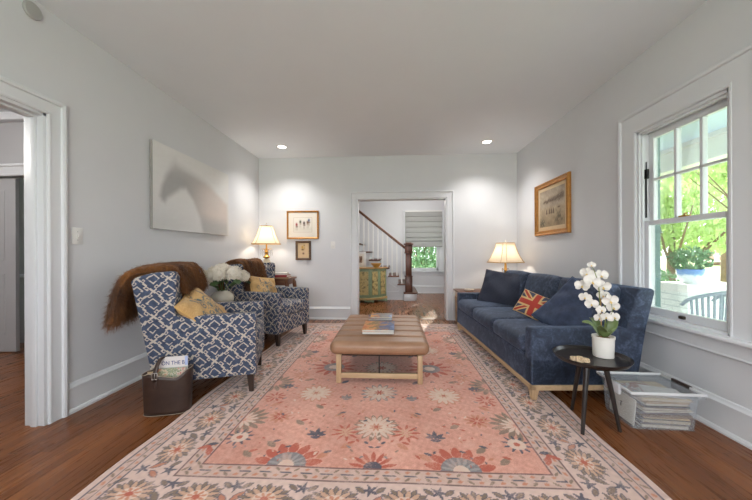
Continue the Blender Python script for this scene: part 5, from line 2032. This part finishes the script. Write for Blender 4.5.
# ------------------------------------------------------------------ outside: porch, garden, street
GZ = -.65
M_brickw = Mat('white_painted_brick', rough=.7)
bt = M_brickw.n('ShaderNodeTexBrick')
bt.inputs['Color1'].default_value = c(232, 236, 234); bt.inputs['Color2'].default_value = c(222, 228, 226); bt.inputs['Mortar'].default_value = c(196, 204, 202)
bt.inputs['Scale'].default_value = 1.0; bt.inputs['Brick Width'].default_value = .215; bt.inputs['Row Height'].default_value = .075; bt.inputs['Mortar Size'].default_value = .006
bx, by, bz = M_brickw.xyz('Object')
cbn = M_brickw.n('ShaderNodeCombineXYZ'); M_brickw.link(bx + by, cbn.inputs[0]); M_brickw.link(bz, cbn.inputs[1]); M_brickw.link(cbn.outputs[0], bt.inputs['Vector'])
M_brickw.base(bt.outputs['Color'])
M_porchceil = Mat('pale_blue_boards', c(198, 216, 236), .5)
px_, py_, pz_ = M_porchceil.xyz()
M_porchceil.base(M_porchceil.mix((px_ / .09).fract().lt(.06), c(200, 218, 238), c(164, 184, 204)))
boxes('porch_floor', [((R + .125, -6, -.25), (4.30, 9, -.10))], simple('porch_boards', c(190, 194, 196), .5, .05, 6))
boxes('porch_ceiling', [((R + .125, -6, 2.62), (4.6, 9, 2.70))], M_porchceil.m)
boxes('porch_beam', [((4.05, -6, 2.30), (4.30, 9, 2.64)), ((4.02, -6, 2.56), (4.33, 9, 2.62))], M_white)
boxes('wall_porch_column', [((R + .125, 3.02, -.10), (2.465, 3.35, 2.62))], M_brickw.m)
ds_ = thing('downspout', 'grey-green downspout running down the white brick column outside the window', 'downspout', (2.50, 3.04, -.10))
b_ = B(); box(b_, (-.03, -.025, 0), (.03, .025, 2.70), .008); obj('pipe', b_, simple('grey_green_metal', c(112, 140, 138), .5), ds_, 40)
b_ = B()
for z_ in (.5, 1.4, 2.3):
    box(b_, (-.034, -.029, z_), (.034, .029, z_ + .03), .003)
obj('strap', b_, simple('grey_green_strap', c(104, 130, 128), .5), ds_, 40)
boxes('wall_porch_parapet', [((4.0, 4.36, -.10), (4.2, 9, .50)), ((3.96, 4.36, .50), (4.24, 9, .56))], M_brickw.m)
pl = thing('porch_pier', 'white painted brick pier with a stone cap on the porch, under the planter', 'pier', (3.93, 4.08, -.10))
b_ = B(); box(b_, (-.35, -.18, 0), (.35, .18, .72), .004); obj('brick_shaft', b_, M_brickw.m, pl)
b_ = B(); box(b_, (-.40, -.23, .72), (.40, .23, .82), .01); obj('cap', b_, M_white, pl, 40)
pp = thing('planter', 'white and blue glazed planter of leafy fern on the porch pier', 'planter', (3.78, 4.08, .72))
mpl = Mat('blue_drip_glaze', rough=.25)
q1, q2, q3 = mpl.xyz()
mpl.base(mpl.ramp(q3 + (mpl.noise(26, 3) - .5) * .09, [(.0, c(232, 236, 238)), (.085, c(222, 230, 238)), (.12, c(122, 158, 206)), (.17, c(92, 132, 196))]))
b_ = B(); lathe(b_, [(.075, 0), (.08, .006), (.112, .06), (.126, .12), (.130, .155), (.137, .16), (.137, .178), (.126, .178), (.12, .15), (.0, .14)], 40, cap=False); obj('pot', b_, mpl.m, pp, 50)
mlf = Mat('fresh_leaf', rough=.6)
mlf.base(mlf.ramp(mlf.noise(5, 3), [(.35, c(140, 166, 112)), (.65, c(180, 202, 148))]))
nt = mlf.nt
tl = mlf.n('ShaderNodeBsdfTranslucent'); tl.inputs[0].default_value = c(190, 210, 140)
ad = mlf.n('ShaderNodeMixShader'); ad.inputs[0].default_value = .45
mlf.link(mlf.b.outputs[0], ad.inputs[1]); mlf.link(tl.outputs[0], ad.inputs[2]); mlf.link(ad.outputs[0], nt.nodes['Material Output'].inputs[0])
M_fresh = mlf.m
M_fern = simple('fern_green', c(116, 150, 112), .6, .25, 12)
rnd = random.Random(3)
b_ = B(); leaves(b_, (0, 0, .30), (.21, .21, .16), 460, .035, rnd, .1, .7)
for k in range(9):
    a = rnd.uniform(0, 6.28)
    tube(b_, [(0, 0, .14), (.1 * math.cos(a), .1 * math.sin(a), .3), (.2 * math.cos(a), .2 * math.sin(a), .36)], .004, 4)
obj('fern', b_, M_fern, pp)
# wicker chair
wc = thing('porch_chair', 'grey slat-backed wicker chair standing on the porch outside the window', 'chair', (3.06, 3.10, -.05), math.radians(205))
M_wick = simple('grey_wicker', c(160, 169, 178), .6, .08, 40)
def arc(r, z, a0, a1, n=22, rise=None):
    return [(r * math.sin(a0 + (a1 - a0) * i / n), r * math.cos(a0 + (a1 - a0) * i / n), z + (rise(i / n) if rise else 0)) for i in range(n + 1)]
tp_ = arc(.30, .66, -1.9, 1.9, 30, lambda s: .18 * math.sin(PI * s) ** .6)
b_ = B(); tube(b_, tp_, .016, 8); obj('back_rail', b_, M_wick, wc, 180)
b_ = B(); tube(b_, arc(.27, .44, -PI, PI, 30), .014, 8, cap=False); lathe(b_, [(.0, .43), (.26, .43), (.27, .445), (.0, .455)], 28, cap=False); obj('seat', b_, M_wick, wc, 60)
for i in range(2, 29):
    p = Vector(tp_[i]); q = Vector((p.x * .82, p.y * .82, .45))
    b_ = B(); tube(b_, [q, (q + p) / 2 + Vector((p.x * .04, p.y * .04, 0)), p], .010, 6); obj('back_slat', b_, M_wick, wc, 180)
for a in (.7, -.7, 2.4, -2.4):
    b_ = B(); tube(b_, [(.25 * math.sin(a), .25 * math.cos(a), .44), (.28 * math.sin(a), .28 * math.cos(a), 0)], .014, 8); obj('leg', b_, M_wick, wc, 180)

mgr = Mat('lawn_green', rough=.9)
mgr.base(mgr.ramp(mgr.noise(.8, 5), [(.3, c(160, 182, 118)), (.7, c(190, 206, 150))]))
mgd = Mat('soil_and_turf', c(150, 180, 98), .9)
boxes('ground', [((-40, -30, GZ - .3), (70, 70, GZ))], mgr.m)
boxes('street', [((17.5, -30, GZ), (24, 70, GZ + .02))], simple('asphalt', c(176, 174, 172), .9, .05, 2))
boxes('sidewalk', [((14.6, -30, GZ), (15.9, 70, GZ + .04)), ((25.4, -30, GZ), (26.6, 70, GZ + .04))], simple('concrete', c(214, 208, 198), .9, .04, 3))
M_bark = simple('bark', c(112, 92, 76), .95, .3, 8, .5, 12)


def tree(label, x, y, trunk_h, r, crown_z, rad, n, size, seed, name='tree'):
    rnd = random.Random(seed)
    t = thing(name, label, 'tree', (x, y, GZ), 0, None)
    b_ = B(); tube(b_, [(0, 0, 0), (.1 * r, .3 * r, trunk_h * .5), (0, .2 * r, trunk_h), (.3, .2, trunk_h + rad[2] * .8)], [r * 1.3, r, r * .85, r * .3], 12)
    tr_ = obj('trunk', b_, M_bark, t, 180)
    for k in range(5):
        a = rnd.uniform(0, 6.28)
        b_ = B(); tube(b_, [(0, .2 * r, trunk_h * .85), (rad[0] * .3 * math.cos(a), rad[1] * .3 * math.sin(a), trunk_h + rad[2] * .2), (rad[0] * .75 * math.cos(a), rad[1] * .75 * math.sin(a), crown_z + rnd.uniform(-.3, .4) * rad[2])], [r * .5, r * .3, r * .1], 7); obj('branch', b_, M_bark, tr_, 180)
    b_ = B()
    for k in range(9):
        q = Vector((rnd.uniform(-.6, .6) * rad[0], rnd.uniform(-.6, .6) * rad[1], crown_z + rnd.uniform(-.55, .55) * rad[2]))
        leaves(b_, q, [v * .55 for v in rad], n // 9, size, rnd, .15, .9)
    obj('foliage', b_, M_fresh, t)
    return t


tree('leafy street tree with a bent trunk just beyond the porch pier', 10.1, 11.6, 1.5, .13, 3.3, (3.0, 3.0, 1.7), 5200, .12, 2)
tree('straight dark-trunked tree on the lawn behind the porch chair', 14.8, 14.3, 3.4, .17, 5.6, (3.2, 3.2, 1.7), 4200, .15, 4)
tree('low-hanging leafy tree close to the porch, its boughs at the top of the window', 7.2, 6.0, 2.3, .05, 3.4, (1.9, 1.9, .95), 2600, .10, 6)
tree('broad tree across the street at the corner of the brick house', 27, 48, 2.2, .3, 6.0, (6, 6, 4.0), 4200, .32, 8)
tree('tall tree across the street on the porch-pier side of the brick house', 17, 38, 1.6, .3, 5.0, (6, 6, 4.5), 4200, .32, 9)
tree('rounded tree at the far end of the lawn before the brick house', 29, 16.5, 2.0, .25, 5.5, (4.5, 4.5, 3.6), 3600, .28, 10)


def bush(label, x, y, rad, n, size, seed, name='shrub', mat=None, z=GZ):
    rnd = random.Random(seed)
    t = thing(name, label, 'shrub', (x, y, z), 0, None)
    b_ = B()
    for k in range(4):
        tube(b_, [(0, 0, 0), (rnd.uniform(-.4, .4) * rad[0], rnd.uniform(-.4, .4) * rad[1], rad[2] * 1.2)], .02, 5)
    obj('stems', b_, M_bark, t)
    b_ = B(); leaves(b_, (0, 0, rad[2]), rad, n, size, rnd, .3, .9)
    obj('foliage', b_, mat or M_fern, t)
    return t


bush('green shrub below the porch wall beside the bent tree', 6.3, 8.4, (1.0, 1.4, .75), 1500, .07, 21)
hs = bush('tall flowering shrub outside the hall window', .75, 11.2, (1.5, 1.2, 2.1), 8000, .085, 22)
b_ = B(); leaves(b_, (0, 0, 2.1), (1.5, 1.2, 2.1), 340, .075, random.Random(5), .75, .9)
obj('blossom', b_, simple('pale_pink_blossom', c(238, 206, 196), .7), hs)
# house across the street
hb = thing('street_house', 'red brick house with a white porch across the street', 'house', (42, 38, GZ), math.radians(0))
mbr = Mat('red_brick', rough=.85)
b2n = mbr.n('ShaderNodeTexBrick')
b2n.inputs['Color1'].default_value = c(186, 120, 100); b2n.inputs['Color2'].default_value = c(170, 104, 86); b2n.inputs['Mortar'].default_value = c(200, 184, 170)
b2n.inputs['Scale'].default_value = 1.0; b2n.inputs['Brick Width'].default_value = .24; b2n.inputs['Row Height'].default_value = .08
h1, h2, h3 = mbr.xyz()
cn2 = mbr.n('ShaderNodeCombineXYZ'); mbr.link(h1 + h2, cn2.inputs[0]); mbr.link(h3, cn2.inputs[1]); mbr.link(cn2.outputs[0], b2n.inputs['Vector'])
mbr.base(b2n.outputs['Color'])
b_ = B(); box(b_, (0, -6, 0), (9, 6, 4.2)); obj('wall', b_, mbr.m, hb)
b_ = B(); prism(b_, [(-7, 4.2), (0, 7.5), (7, 4.2)], 0, -.6, 9.5); obj('roof', b_, simple('grey_shingles', c(126, 124, 128), .9, .1, 6), hb)
b_ = B(); box(b_, (-2.4, -5, .45), (0, 5, .6)); obj('porch_slab', b_, M_white, hb)
b_ = B(); box(b_, (-2.6, -5.2, 2.9), (0, 5.2, 3.25), .02); obj('porch_roof', b_, M_white, hb)
for y in (-4.8, -1.6, 1.6, 4.8):
    b_ = B(); box(b_, (-2.35, y - .14, .6), (-2.07, y + .14, 2.9), .01); obj('porch_post', b_, M_white, hb)
M_dkgl = simple('dark_window', c(96, 112, 122), .15)
for y in (-3.4, 0.2, 3.4):
    b_ = B(); box(b_, (-.08, y - .8, 1.1), (.02, y + .8, 2.7), .02); f = obj('window', b_, M_white, hb, 40)
    b_ = B(); box(b_, (-.10, y - .68, 1.22), (-.075, y + .68, 2.58)); obj('pane', b_, M_dkgl, f)
